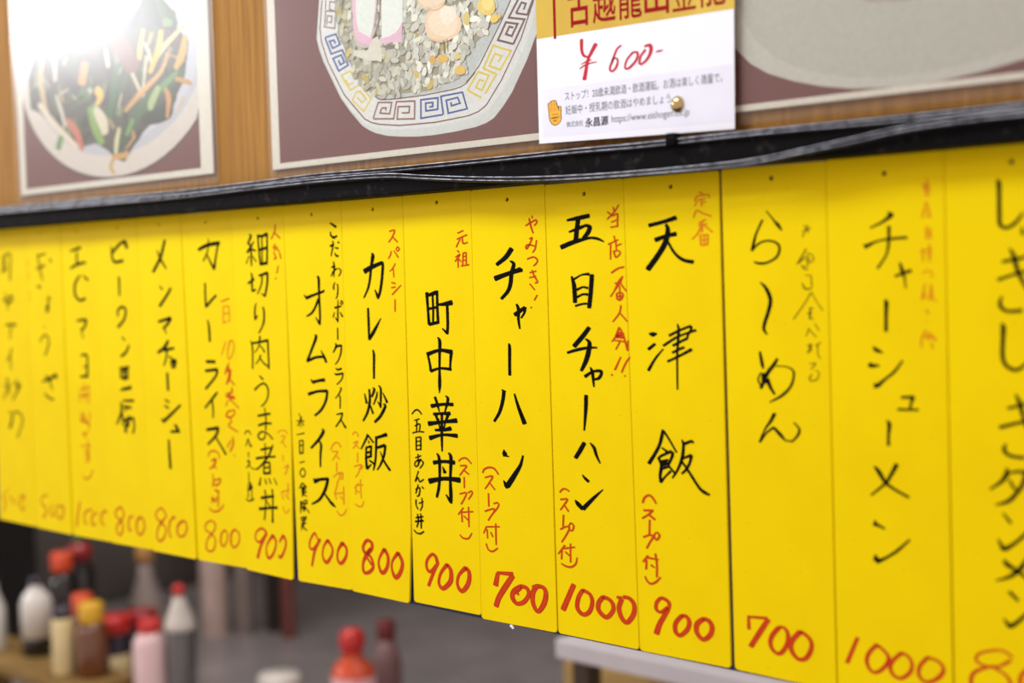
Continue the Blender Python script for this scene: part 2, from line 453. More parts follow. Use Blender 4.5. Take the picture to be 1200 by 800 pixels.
# lettering of the strips: x,z,width in tenths of a millimetre, traced stroke by stroke
INK = """
#0 dish_name k
260,-285,10 275,-378,13 254,-471,15
271,-296,10 443,-266,13 427,-428,15 415,-555,13
360,-253,9 302,-355,13 246,-435,10
326,-356,10 342,-437,14
269,-448,18 331,-426,14
284,-669,8 318,-821,10
213,-773,10 312,-751,14 424,-717,14 443,-763,18 331,-809,15
359,-763,11 324,-879,8
260,-1042,10 513,-1029,13
323,-1018,10 380,-1053,15 354,-1193,10
420,-1006,10 475,-1052,14
381,-1286,11 336,-1380,16 259,-1428,9
348,-1380,10 347,-1520,11
241,-1616,10 260,-1674,14
253,-1616,11 257,-1710,16 157,-1855,10
148,-1702,7 306,-1696,8
281,-1709,10 296,-1802,10
469,-1621,10 470,-1737,13
367,-1694,8 406,-1658,10
549,-1653,10 507,-1724,15 351,-1858,11
441,-1668,18 508,-1712,22
338,-1999,20 318,-2083,22 261,-2168,25
256,-1968,8 288,-2014,10
363,-1987,14 506,-1991,13 557,-2082,13 421,-2264,11
#0 price R
185,-2835,8 26,-2956,14 98,-2985,16 36,-3110,17
176,-2930,17 247,-2960,19 265,-3017,13
345,-2939,13 351,-3009,11
408,-2910,16 528,-2899,18 452,-2953,13 410,-3015,13 466,-3057,16 530,-3004,11
#1 dish_name k
283,-306,16 464,-283,10
236,-440,9 431,-405,18
285,-283,10 327,-442,16 372,-566,10
537,-335,11 567,-375,18
242,-631,11 322,-621,11 296,-654,9
481,-724,10 472,-824,16 447,-846,18
444,-757,9 534,-752,9
413,-852,18 472,-824,15 455,-885,18 411,-880,15
363,-1043,7 384,-1059,9
257,-1207,11 365,-1138,13 441,-1171,13 434,-1250,15 357,-1352,14
349,-1567,16 457,-1620,22
264,-1632,10 402,-1605,23 585,-1548,20
541,-1539,16 581,-1588,20
434,-1620,15 482,-1709,11
310,-1755,11 396,-1797,16 506,-1814,13
#1 note f
74,-334,8 71,-413,8
74,-459,9 82,-550,10
78,-663,8 91,-777,9
#1 price R
292,-2842,14 164,-2870,14 146,-2947,15 223,-2974,19 241,-3029,17 167,-3094,21
362,-2938,15 334,-2998,14 351,-3064,14 423,-3012,10
475,-2928,17 446,-2998,14 474,-3064,15
518,-2935,25 595,-2939,20 600,-3006,14 551,-3067,17 486,-3051,15
#2 dish_name k
205,-275,14 408,-244,22
331,-284,17 327,-403,19
190,-449,16 352,-409,22 499,-395,17
374,-523,15 272,-608,22 263,-717,22 353,-778,19 459,-757,22
426,-524,9 526,-574,21
272,-984,14 451,-973,22
461,-978,24 424,-1043,19 369,-1076,20
349,-1065,13 383,-1163,10
326,-1338,15 421,-1330,20 449,-1368,17 428,-1553,22
369,-1451,14 442,-1449,14
297,-1557,17 445,-1547,22
#2 note r
265,-1689,10 456,-1660,12
281,-1754,14 439,-1737,16
365,-1620,10 361,-1794,12
458,-1638,9 432,-1824,10
274,-1711,9 254,-1821,9
288,-1918,10 268,-2029,13
319,-1928,14 363,-2024,19 261,-1985,13
446,-1911,9 421,-2086,11
316,-1961,14 423,-2053,13
281,-2127,13 351,-2172,16
398,-2109,11 310,-2158,13
237,-2273,9 438,-2254,10
380,-2198,9 392,-2306,11 319,-2300,9
371,-2308,12 373,-2406,13
326,-2344,10 421,-2332,12
334,-2376,12 417,-2381,12
329,-2431,10 404,-2409,12
253,-2580,9 325,-2607,14 412,-2567,12 470,-2497,9
#2 price R
177,-2858,20 123,-2990,20 97,-3116,22
330,-2926,20 252,-2978,18 255,-3066,17 307,-3072,13
414,-2918,16 330,-2926,13
432,-2955,20 396,-3008,18 401,-3073,18 476,-3054,15
505,-2942,17 432,-2955,15
652,-2901,22 587,-2956,17 580,-3033,16 640,-3048,16
702,-2912,17 652,-2901,15
#3 dish_name k
256,-252,13 258,-346,19 303,-405,21 459,-395,21
261,-315,23 404,-236,21 503,-208,23
503,-208,27 536,-276,27
369,-553,19 364,-735,17
319,-939,13 324,-881,17 404,-845,19 469,-882,19 423,-975,19 311,-1044,21
376,-1138,10 427,-1174,15
501,-1220,17 438,-1289,19 347,-1332,21
308,-1449,13 484,-1434,19
326,-1469,17 330,-1543,17
326,-1475,15 462,-1466,19
453,-1466,19 447,-1539,19
320,-1543,17 457,-1539,21
386,-1447,15 397,-1562,25
311,-1665,15 507,-1631,27
361,-1647,23 409,-1656,23
351,-1768,15 545,-1760,19
311,-1786,17 313,-1881,23 215,-2008,14
357,-1826,17 492,-1830,19
406,-1813,15 392,-1867,15
331,-1901,15 332,-2017,15
447,-1916,19 381,-2015,19 376,-2078,27
336,-1964,19 503,-1935,23
523,-1923,15 535,-2017,15 501,-2081,17
400,-2024,25 442,-1980,21
#3 price R
229,-2832,21 136,-2873,18 122,-2928,18 208,-2973,21 252,-3032,17 196,-3118,19 129,-3088,17 144,-3022,17 239,-2959,19 274,-2881,16 219,-2833,19
389,-2912,19 355,-2968,18 359,-3053,17 408,-3037,14
389,-2912,15 448,-2906,15
563,-2900,23 501,-2964,20 513,-3058,18 569,-3073,19 641,-3002,16 628,-2920,16 563,-2900,21
#4 dish_name k
448,-222,20 364,-380,24 226,-518,22
306,-313,9 363,-395,18 455,-492,11
326,-645,8 378,-686,14
517,-673,18 455,-732,20 317,-842,22
283,-989,18 493,-953,24
497,-953,26 435,-1013,20 369,-1049,18
361,-1039,14 420,-1099,8
442,-1164,20 365,-1235,26 252,-1283,18
363,-1256,24 535,-1234,16
414,-1255,16 393,-1336,14 349,-1402,12
440,-1315,14 501,-1333,10
463,-1374,18 544,-1352,26 521,-1423,18
492,-1344,20 486,-1424,14
402,-1472,18 405,-1628,20
400,-1497,18 404,-1638,18
347,-1727,12 418,-1749,14
334,-1783,13 404,-1805,14
270,-1913,12 314,-1936,24
304,-1937,24 464,-1848,20 603,-1766,16
492,-1957,16 535,-1985,24 524,-2016,20
424,-2027,18 577,-2013,20
383,-2105,16 387,-2227,20 394,-2379,22
#4 price R
268,-2809,16 207,-2773,16 120,-2823,15 116,-2875,16 205,-2918,21 275,-2972,15 232,-3059,19 155,-3099,19 112,-3051,17 137,-2976,16 206,-2907,19 284,-2848,15 268,-2809,16
438,-2843,16 354,-2882,18 328,-2987,16 360,-3045,15
393,-2837,18 438,-2838,16
561,-2861,24 477,-2920,20 480,-3001,18 560,-3008,17 626,-2945,16 622,-2875,16 561,-2861,20
#5 dish_name k
232,-329,22 382,-291,25 562,-278,24
393,-237,8 388,-314,9 350,-382,12 299,-435,11
542,-284,15 501,-394,14 467,-508,20
357,-367,9 424,-461,15 467,-512,18
316,-633,14 311,-745,14 315,-854,16
318,-846,20 402,-793,17 478,-747,17
334,-971,11 351,-1048,17 353,-1165,17
284,-1349,20 425,-1348,20
265,-1435,19 453,-1417,20
453,-1418,19 422,-1481,16 260,-1600,17
439,-1624,14 348,-1694,17 235,-1777,13
354,-1702,14 362,-1787,12 357,-1861,11
248,-1977,19 431,-1949,22
431,-1947,20 393,-2019,19 259,-2110,14
385,-2036,12 460,-2109,14 534,-2185,17
#5 note f
583,-847,11 573,-997,11
583,-847,10 668,-844,11
668,-844,11 671,-985,11
585,-912,11 663,-908,11
573,-993,13 639,-981,11
601,-1161,12 528,-1281,12
667,-1153,20 621,-1253,12 643,-1321,12 713,-1236,11 712,-1160,11 667,-1153,12
#5 note r
553,-805,11 679,-775,11
634,-1356,11 591,-1415,17 569,-1461,9
625,-1391,17 640,-1459,28 589,-1545,17
590,-1430,11 675,-1420,11
619,-1491,14 706,-1549,12
665,-1573,12 656,-1620,18 571,-1631,12
569,-1654,20 698,-1664,28
622,-1636,18 632,-1690,18
593,-1692,11 563,-1747,9
632,-1682,11 757,-1753,11
691,-1775,12 599,-1791,14 564,-1832,17 622,-1844,14 689,-1810,11 691,-1775,11
621,-1852,11 639,-1882,11 591,-1915,12 654,-1946,12 730,-1969,11
649,-2020,12 652,-2081,15 602,-2154,15
558,-2118,11 621,-2052,11
658,-2181,9 677,-2187,9
258,-2224,10 281,-2183,13 350,-2163,14 415,-2182,11 432,-2231,10
303,-2260,14 372,-2240,19 334,-2305,19 264,-2334,10
328,-2298,11 386,-2325,10
315,-2381,11 325,-2439,11 301,-2496,10
332,-2439,12 427,-2415,14 424,-2447,14 369,-2479,16 323,-2471,13
339,-2524,17 405,-2538,20
301,-2591,20 284,-2647,10
306,-2622,11 388,-2591,13
391,-2543,13 389,-2614,12 382,-2678,11
318,-2636,11 359,-2625,11
240,-2699,10 299,-2725,14 380,-2713,14 449,-2671,11 471,-2642,9
#5 price R
325,-2833,13 259,-2816,14 175,-2856,13 171,-2912,14 244,-2936,16 315,-2984,13 289,-3073,16 219,-3105,17 166,-3080,16 185,-3006,14 243,-2952,16 315,-2889,14 325,-2833,13
469,-2880,16 413,-2926,17 401,-3006,16 439,-3033,14 495,-2979,12 507,-2908,12 469,-2880,13
621,-2857,16 566,-2909,19 560,-2995,17 610,-3025,16 679,-2967,13 684,-2889,13 621,-2857,16
#6 dish_name k
262,-218,10 286,-238,19 236,-299,16
239,-296,15 299,-324,16
327,-284,12 221,-377,18
228,-370,16 285,-349,16 352,-366,12
280,-327,16 282,-409,16 279,-494,13
250,-408,10 203,-474,9
300,-409,10 353,-459,10
386,-227,15 396,-353,15 412,-486,18
391,-238,22 452,-240,19 520,-224,25
520,-221,16 515,-356,15 504,-485,16
446,-244,12 438,-472,10
408,-357,19 513,-342,21
407,-482,22 505,-474,22
266,-554,7 283,-580,16 278,-662,16 281,-718,15
223,-646,18 312,-610,18
281,-714,19 332,-700,13
382,-582,16 506,-558,22
429,-583,12 414,-656,13 354,-741,10
506,-558,18 498,-650,18 457,-764,16
409,-734,7 457,-760,16
330,-819,9 308,-871,15 303,-964,15
309,-961,15 342,-927,10
421,-853,12 437,-886,16 431,-975,16 390,-1042,13 351,-1080,12
#6 note f
567,-1942,9 616,-1919,9 676,-1918,9 711,-1941,9
613,-1969,9 673,-1966,9 610,-2029,9
635,-2012,9 680,-2061,9
634,-2131,9 634,-2182,9
645,-2241,10 706,-2214,12 654,-2299,10
691,-2370,10 685,-2474,10
597,-2453,12 706,-2428,10
597,-2453,10 617,-2518,10
644,-2471,10 701,-2510,12
607,-2578,9 646,-2634,9 696,-2592,9
#6 note k
368,-1106,16 352,-1169,16
229,-1148,9 250,-1208,15 248,-1306,14 242,-1396,14
252,-1171,18 371,-1158,18 482,-1141,21
476,-1145,18 478,-1271,15 479,-1390,15
352,-1173,12 330,-1214,10 278,-1253,8
351,-1184,10 392,-1210,12 427,-1248,15
364,-1273,15 350,-1304,13 291,-1354,9
362,-1303,10 409,-1343,13 480,-1375,13
334,-1453,9 388,-1485,18
260,-1582,18 329,-1540,15 398,-1520,15 451,-1554,15 453,-1621,13 413,-1682,13 349,-1723,10
294,-1809,18 394,-1792,18 474,-1780,16
295,-1894,18 389,-1870,19 487,-1865,15
397,-1732,10 410,-1824,13 400,-1930,13
399,-1945,10 335,-1948,14 289,-1981,14 312,-2014,14 368,-2006,12 395,-1967,10 384,-1945,9
396,-1945,10 444,-1964,12 497,-2002,13
384,-2043,10 384,-2185,12
319,-2106,18 456,-2079,16
245,-2188,20 370,-2168,17 524,-2152,15
494,-2055,16 433,-2145,16 342,-2226,17 252,-2286,11
362,-2213,12 349,-2316,15
367,-2217,14 442,-2208,15
442,-2208,13 442,-2309,15
365,-2260,14 439,-2253,13
356,-2312,20 442,-2301,18
303,-2353,11 280,-2423,20
365,-2356,9 383,-2403,14
421,-2348,9 449,-2394,13
495,-2342,7 534,-2398,12
359,-2458,14 367,-2533,11 355,-2624,11 336,-2724,14
464,-2442,13 469,-2524,13 460,-2614,13 453,-2735,18
299,-2533,23 485,-2500,18
268,-2633,24 405,-2612,20 528,-2597,22
372,-2551,9 424,-2595,11
88,-1982,8 115,-1957,11 153,-1951,11 185,-1980,8
140,-2017,9 100,-2087,8
143,-2020,8 152,-2065,8
153,-2050,8 170,-2083,15 190,-2074,8
135,-2138,10 138,-2188,8
111,-2228,11 140,-2214,12 144,-2241,11 94,-2286,8
134,-2257,9 214,-2285,8 291,-2260,9
130,-2318,8 128,-2409,8
120,-2418,11 166,-2444,17 101,-2480,15
143,-2408,17 152,-2476,18
97,-2443,11 178,-2459,11
116,-2479,8 103,-2549,9
164,-2475,8 165,-2566,9
73,-2559,8 108,-2575,12 159,-2567,12 195,-2548,8
#6 note r
641,-149,10 629,-207,13 577,-271,12
632,-221,10 701,-269,13
629,-312,10 603,-352,13
597,-344,11 663,-339,10
614,-367,13 668,-361,10 704,-442,13
601,-381,10 634,-433,15 603,-443,10
665,-499,9 638,-565,13
617,-604,12 629,-614,12
#6 price R
354,-2844,21 255,-2930,21 194,-2906,15 211,-2844,15 288,-2805,21 337,-2819,21 360,-2843,20
360,-2843,21 266,-2967,24 215,-3076,27
449,-2848,30 360,-2941,15 349,-3018,17 384,-3059,24 455,-2998,20 491,-2904,18 449,-2848,27
598,-2832,27 540,-2898,15
604,-2835,25 631,-2881,18 615,-2950,18 550,-3032,24 521,-3013,15
#7 dish_name k
430,-602,10 451,-621,21 450,-745,17 452,-901,17 447,-1004,14
391,-940,6 442,-993,21
249,-754,7 289,-783,24
284,-779,24 410,-748,18 501,-728,18 518,-714,7
442,-788,21 387,-866,17 339,-908,17 275,-933,11
374,-1087,10 390,-1108,23 328,-1209,19 265,-1303,20
259,-1311,22 381,-1276,19 482,-1270,20
446,-1217,7 483,-1263,18 513,-1315,20
302,-1464,10 329,-1488,24
324,-1487,24 404,-1471,21 483,-1462,26
255,-1581,10 278,-1594,24
267,-1588,24 387,-1561,19 511,-1553,24
513,-1553,18 490,-1632,20 424,-1714,19 336,-1767,16
421,-1875,7 442,-1895,24 376,-1967,22 269,-2046,16
376,-1974,10 405,-2009,19 394,-2088,17 386,-2197,13
287,-2302,9 316,-2332,33
311,-2322,33 380,-2302,22 482,-2290,24
482,-2286,21 450,-2364,24 407,-2425,22 347,-2481,20 254,-2523,12
419,-2410,13 494,-2475,20 526,-2497,24 569,-2520,6
#7 note f
529,-2047,9 553,-2006,10 599,-1978,11 637,-1983,11 661,-2013,9
550,-2056,10 617,-2052,10 587,-2089,10 546,-2128,9
587,-2086,9 641,-2114,10
601,-2142,10 597,-2220,10
550,-2270,9 618,-2229,10 651,-2230,11 627,-2271,10 591,-2324,9
618,-2240,9 673,-2225,10 665,-2275,10 638,-2270,9
603,-2316,10 559,-2412,10
564,-2408,11 584,-2453,10
564,-2408,10 676,-2388,9
678,-2338,9 676,-2487,11
630,-2420,10 662,-2446,11
579,-2549,9 621,-2581,11 672,-2565,10 707,-2519,7
#7 note k
624,-168,13 663,-185,17 700,-204,18
625,-240,10 631,-271,15 668,-288,19 707,-274,12
645,-314,8 655,-342,13 622,-439,10
615,-358,17 660,-343,13
716,-323,10 726,-334,19
675,-370,10 718,-379,14
670,-412,8 688,-437,15 717,-440,15
650,-485,10 658,-523,15 649,-611,8
622,-531,13 667,-520,15
671,-538,13 613,-603,10
631,-572,10 698,-542,8 736,-553,10 734,-581,11 706,-605,8
660,-653,8 641,-688,13 643,-713,13
686,-667,10 696,-692,11 686,-761,11 665,-789,8
690,-800,8 684,-901,13 680,-982,10
649,-943,7 681,-971,18
643,-863,15 731,-849,11
641,-901,8 622,-940,11
712,-898,8 742,-936,15
733,-804,8 751,-818,10 737,-835,10 721,-821,8 733,-804,8
674,-1027,11 672,-1125,11
638,-1155,8 648,-1178,18 606,-1233,8
647,-1182,18 713,-1170,15
714,-1167,14 705,-1230,13 669,-1294,11 628,-1329,8
635,-1358,8 654,-1372,14 706,-1362,15
613,-1407,11 651,-1411,15 723,-1398,14
723,-1399,11 704,-1448,11 641,-1495,9
681,-1519,7 691,-1529,13 653,-1580,10 613,-1609,8
664,-1583,8 676,-1603,11 669,-1692,10
623,-1743,11 700,-1729,14
698,-1729,13 675,-1779,13 606,-1847,11
675,-1783,10 732,-1848,17
124,-1757,7 182,-1863,8
163,-1784,7 100,-1867,9
139,-1800,7 140,-1876,7
85,-1824,7 196,-1819,7
84,-1943,7 186,-1924,10
116,-1994,9 118,-2106,12
116,-1994,10 169,-1986,10
167,-1986,10 160,-2097,10
120,-2034,9 161,-2028,10
116,-2100,12 157,-2094,13
105,-2181,7 176,-2165,10
138,-2230,9 108,-2269,9 145,-2301,10 182,-2263,9 161,-2228,9 138,-2230,9
136,-2351,10 93,-2402,10
136,-2354,12 193,-2382,10
117,-2392,12 175,-2384,13
121,-2414,12 180,-2402,13
146,-2390,19 138,-2427,22
120,-2440,12 190,-2423,10
124,-2469,10 157,-2433,10
131,-2439,10 188,-2463,9
104,-2511,10 98,-2614,9
104,-2514,9 126,-2523,12 108,-2547,10 130,-2563,10 102,-2577,9
145,-2507,10 186,-2497,10 184,-2529,12
143,-2533,12 184,-2525,10
149,-2503,10 140,-2595,10
140,-2595,10 171,-2556,10
154,-2550,10 217,-2601,9
90,-2659,10 178,-2639,12
126,-2641,10 130,-2659,10
100,-2680,10 171,-2658,13
141,-2668,13 127,-2721,13
134,-2699,10 169,-2691,10
111,-2694,10 101,-2761,9
121,-2729,12 177,-2758,9
#7 price R
346,-2818,22 255,-2905,23 204,-2896,18 213,-2836,16 274,-2768,19 307,-2804,13 323,-2821,15
346,-2811,25 272,-2917,23 224,-3055,19
448,-2807,26 388,-2875,17 375,-2956,17 420,-3001,30 485,-2943,22 506,-2876,19 448,-2807,26
637,-2811,33 578,-2882,19 568,-2955,19 611,-2985,30 674,-2928,24 689,-2855,21 637,-2811,33
#8 dish_name k
376,-429,8 393,-453,26 367,-541,20 347,-642,18 317,-717,16 266,-785,11
283,-573,37 373,-541,31 503,-507,24
503,-503,18 508,-537,20 491,-645,20 465,-739,20 437,-793,15
405,-721,8 438,-779,23
314,-867,16 316,-997,19 314,-1120,14
317,-1117,21 378,-1051,25 465,-949,7
358,-1201,12 368,-1243,19 363,-1339,18 359,-1431,15
239,-1556,10 260,-1634,19
339,-1507,8 359,-1520,19 325,-1580,15
297,-1519,15 299,-1615,19 266,-1707,18 210,-1779,14
306,-1650,11 334,-1714,17
393,-1536,10 382,-1578,14 343,-1641,10
413,-1484,10 437,-1514,16 432,-1610,16 429,-1665,10
396,-1611,7 430,-1654,19
461,-1540,7 509,-1617,19
462,-1629,8 484,-1648,20 426,-1726,21 351,-1782,18
257,-1883,11 245,-1915,17 172,-2010,11
262,-1890,12 327,-1948,14
265,-1935,8 275,-1955,14
236,-1999,14 231,-2090,18 238,-2166,21
230,-1996,15 300,-1978,17
300,-1974,15 290,-2065,18
234,-2037,17 292,-2023,15
232,-2076,18 290,-2061,17
238,-2166,19 292,-2127,10
268,-2094,11 324,-2118,17 333,-2138,14
355,-1909,21 428,-1890,21 491,-1873,27
364,-1908,18 354,-2026,17 340,-2110,15 316,-2173,11
367,-1987,17 466,-1960,23
471,-1960,18 452,-2040,18 407,-2118,15 363,-2166,10
407,-2015,7 449,-2088,15 518,-2158,18
#8 note f
70,-1901,9 99,-1875,10 130,-1884,10 143,-1911,8
78,-1967,10 132,-1950,10 109,-1979,10 70,-2013,9
104,-1976,9 150,-2008,9
127,-2041,9 123,-2122,10
78,-2160,10 144,-2141,10 165,-2143,10 129,-2209,9 90,-2247,9
160,-2137,10 181,-2146,10 169,-2171,10 137,-2170,9
125,-2293,10 75,-2336,10
92,-2317,10 88,-2387,10
92,-2313,10 183,-2302,9
153,-2259,9 152,-2343,9 156,-2413,9
111,-2354,9 132,-2370,9
79,-2466,10 115,-2483,11 163,-2475,10 184,-2435,8
#8 note r
598,-265,11 659,-259,12 634,-306,12 586,-350,11
633,-309,11 691,-351,11
613,-419,9 601,-452,11 575,-478,10
645,-417,9 695,-473,11
689,-388,9 708,-405,11 688,-421,10 672,-404,9 689,-388,9
658,-517,9 626,-553,10 587,-579,8
631,-553,9 635,-627,9
603,-665,10 653,-675,10
601,-707,11 649,-701,10
715,-688,9 668,-721,11 608,-762,11
640,-798,10 637,-895,10
#8 price R
246,-2819,24 186,-2861,24 157,-2816,24 207,-2754,27 265,-2768,26 262,-2818,28 190,-2882,31 149,-2957,22 162,-3022,25 226,-3011,29 276,-2962,24 258,-2895,21 212,-2865,24
200,-2895,17 241,-2932,18 261,-2950,18
419,-2800,30 359,-2876,19 345,-2940,19 384,-2998,31 443,-2949,28 462,-2863,25 419,-2800,30
582,-2812,31 513,-2885,19 504,-2955,19 547,-3015,34 610,-2955,31 629,-2878,27 582,-2812,31
#9 dish_name k
256,-749,23 263,-870,18 271,-993,21
260,-772,20 363,-749,28
372,-737,18 369,-871,18 373,-983,20
320,-773,15 322,-879,15 317,-981,15
265,-875,16 372,-860,18
271,-993,23 379,-976,20
379,-842,15 444,-838,24 531,-827,34
478,-843,19 478,-992,19 469,-1065,18
416,-1023,8 469,-1058,21
360,-1091,7 384,-1123,23 377,-1237,18 372,-1335,16 369,-1449,23 362,-1519,5
240,-1209,16 264,-1289,16 275,-1350,21
243,-1223,28 381,-1190,21 515,-1202,32
507,-1202,23 494,-1283,16 489,-1336,15
273,-1353,21 375,-1328,16 501,-1332,21
267,-1622,28 386,-1604,20 509,-1599,24
312,-1550,18 333,-1598,18 357,-1663,8
430,-1537,8 455,-1564,20 413,-1668,10
288,-1683,20 383,-1674,18 474,-1669,26
317,-1689,21 333,-1738,11
447,-1683,24 427,-1733,11
230,-1760,33 380,-1740,20 544,-1719,31
343,-1713,11 354,-1794,11
428,-1708,11 399,-1792,11
300,-1805,16 389,-1800,21 478,-1783,29
237,-1871,31 387,-1837,18 545,-1836,28
383,-1678,18 375,-1842,18 373,-1965,11
271,-2059,28 390,-2042,21 507,-2042,28
313,-1984,10 338,-2025,21 338,-2157,18 321,-2258,20 297,-2326,17
442,-1973,10 468,-2008,24 455,-2164,18 455,-2287,25 455,-2357,18
402,-2296,10 447,-2345,21
216,-2208,37 384,-2174,25 559,-2172,36
374,-2084,8 398,-2128,25
#9 note k
41,-1696,9 83,-1663,12 120,-1662,12 156,-1692,10
67,-1744,8 127,-1728,11
98,-1738,11 90,-1830,10
71,-1787,9 130,-1769,11 122,-1828,10
42,-1843,10 112,-1829,10 175,-1828,11
83,-1872,12 81,-1977,12
83,-1876,10 137,-1869,11
137,-1869,12 132,-1972,12
86,-1908,9 128,-1901,9
85,-1939,9 127,-1934,9
81,-1973,10 133,-1965,10
66,-2036,9 134,-2015,10
98,-2005,10 100,-2097,10
129,-2040,10 85,-2100,11 57,-2094,11 71,-2065,10 120,-2049,10 156,-2072,11 113,-2117,9
98,-2139,10 57,-2223,10 89,-2190,10 109,-2221,12 156,-2198,10
56,-2287,10 106,-2269,11 96,-2327,12 70,-2338,10
90,-2244,10 59,-2318,10
131,-2257,10 152,-2272,10
61,-2364,11 58,-2406,11 79,-2440,10
90,-2393,9 144,-2373,10
127,-2345,9 129,-2408,11 103,-2449,9
50,-2510,12 136,-2491,12
40,-2540,13 137,-2524,15
70,-2477,10 79,-2530,12 59,-2583,11
107,-2470,10 111,-2527,12 109,-2588,11
24,-2608,9 56,-2629,11 99,-2629,13 139,-2608,11
#9 note r
615,-308,10 675,-291,11
604,-353,10 713,-324,11
640,-353,10 595,-411,11
663,-338,10 670,-386,12 718,-380,10
606,-436,10 624,-452,10
584,-487,10 633,-468,11 577,-520,10
611,-496,11 610,-566,10
620,-500,9 642,-522,9
667,-457,10 658,-549,10
665,-459,10 697,-454,10
699,-454,10 697,-549,10
666,-485,9 698,-482,9
665,-513,9 697,-511,9
641,-554,10 726,-546,11
552,-2028,10 584,-2006,11 635,-2000,12 687,-2037,10
564,-2062,11 635,-2057,11 603,-2092,11 558,-2136,11
603,-2092,11 660,-2121,10
606,-2144,11 605,-2227,11
552,-2277,11 624,-2263,11 599,-2311,11 563,-2355,11
641,-2263,10 676,-2245,11 687,-2263,11 645,-2311,10
587,-2380,11 529,-2437,10
566,-2404,11 571,-2490,11
566,-2416,11 692,-2399,10
643,-2368,11 643,-2441,11 641,-2520,10
588,-2442,10 638,-2470,10
541,-2590,10 575,-2612,12 632,-2608,12 671,-2563,8
#9 price R
273,-2856,27 198,-2918,25 158,-2891,22 165,-2831,22 224,-2778,23 264,-2794,25 283,-2842,28
289,-2837,23 231,-2924,25 172,-3032,25
390,-2837,30 316,-2913,23 291,-2991,22 334,-3031,32 420,-2966,36 429,-2882,30 390,-2837,25
594,-2837,33 516,-2904,23 498,-2980,23 546,-3023,31 615,-2956,34 630,-2873,29 594,-2837,29
#10 dish_name k
417,-441,31 356,-501,29 263,-553,23
398,-529,9 434,-553,22 410,-618,25 396,-695,25 368,-748,23 301,-802,20
242,-654,34 373,-621,26 501,-593,31
501,-595,28 515,-609,11
451,-842,14 469,-880,20 466,-950,17 477,-1019,11
430,-919,26 490,-888,23 532,-865,20
534,-865,20 526,-903,15 493,-942,11
358,-1128,6 370,-1151,19 366,-1276,19 365,-1358,19
280,-1467,9 317,-1482,14
301,-1477,23 288,-1544,22 252,-1632,20 194,-1704,16
406,-1492,11 441,-1584,20 500,-1705,28
284,-1907,5 291,-1936,30 307,-1952,16
277,-1949,16 336,-1955,6
475,-1938,11 446,-2011,20 379,-2095,30 311,-2175,31 306,-2193,6
272,-2135,6 301,-2172,31
#10 note r
560,-282,11 618,-259,11 661,-246,11 669,-264,11 643,-285,9
596,-230,10 611,-288,12 632,-338,10
625,-213,8 626,-232,9
593,-378,10 622,-370,10 591,-420,11 564,-447,11 560,-426,11 591,-418,11 652,-433,9
662,-388,9 647,-448,11 620,-474,9
566,-520,11 629,-507,11 665,-528,11 653,-554,11 625,-570,9
589,-618,10 651,-607,10
584,-653,10 647,-644,10
610,-599,9 634,-645,11 662,-683,11 638,-692,10
586,-697,9 633,-741,9
656,-777,9 626,-814,11
589,-869,11 598,-863,11
59,-2096,11 80,-2066,13 136,-2049,13 185,-2058,12 222,-2095,11
81,-2130,10 161,-2113,12 120,-2171,11 79,-2214,10
126,-2162,10 182,-2213,10
114,-2245,11 113,-2343,11
70,-2383,11 151,-2358,12 173,-2367,13 138,-2408,11 103,-2448,11
164,-2318,10 203,-2307,11 214,-2330,11 167,-2382,10
85,-2494,11 52,-2549,10
89,-2517,11 92,-2585,10
84,-2499,10 146,-2491,10 219,-2484,10
180,-2464,10 179,-2548,12 179,-2623,10
125,-2534,10 148,-2567,11
75,-2625,10 94,-2665,11 138,-2677,12 195,-2646,10
#10 price R
187,-2836,29 161,-2929,38
182,-2831,21 340,-2822,32
339,-2834,36 260,-2928,40 191,-3017,38 160,-3086,37
396,-2969,11 373,-2945,35 412,-2908,35
412,-2906,35 346,-2948,35 331,-2998,33 375,-3035,30 445,-3013,31 495,-2951,28 475,-2907,27 412,-2901,31
582,-2877,31 538,-2930,34 535,-3009,31 580,-3065,28 640,-3001,36 663,-2928,33 644,-2884,28 582,-2877,31
535,-2895,27 582,-2877,31
#11 dish_name k
201,-261,13 299,-251,25 406,-238,25
306,-251,26 292,-321,26 279,-401,28
217,-343,10 306,-321,21 375,-302,15
370,-302,16 408,-318,25 387,-357,26 348,-389,21
140,-447,28 254,-415,27 400,-391,16 476,-399,16 532,-421,7
231,-651,12 252,-718,25 257,-833,24
255,-670,13 324,-642,10 392,-638,18
416,-643,25 403,-757,25 384,-870,24
277,-744,16 331,-727,12 377,-734,15
275,-796,15 329,-777,13 373,-778,16
258,-857,13 317,-844,13 366,-841,12
380,-1006,25 320,-1066,27 237,-1138,27
343,-1084,9 378,-1110,22 369,-1169,27 343,-1236,27 297,-1307,18
173,-1184,15 277,-1159,19 375,-1145,15 447,-1144,10
380,-1279,7 398,-1316,19 409,-1415,10
329,-1347,21 398,-1312,16 466,-1303,19 479,-1321,18 454,-1354,18 411,-1363,12
335,-1477,22 330,-1570,21 310,-1723,10
309,-1809,24 263,-1872,25 223,-1921,23
360,-1806,7 395,-1837,19 417,-1891,16 447,-1942,9
282,-2034,6 305,-2056,16 339,-2079,18
209,-2220,9 238,-2246,26 278,-2276,23
280,-2275,26 378,-2192,19 467,-2123,6
#11 note r
567,-220,9 595,-238,9
620,-190,9 628,-220,9
668,-177,9 632,-220,10 564,-270,10
604,-251,9 658,-235,11
658,-239,10 652,-325,10
600,-292,9 644,-279,9
592,-326,10 655,-320,10
620,-384,9 628,-413,9
568,-440,10 656,-411,10
590,-441,10 585,-542,9
635,-419,9 638,-478,9
636,-453,9 683,-440,9
615,-485,10 632,-529,10 670,-505,10 656,-485,9 616,-489,9
589,-634,12 648,-605,12 701,-596,11
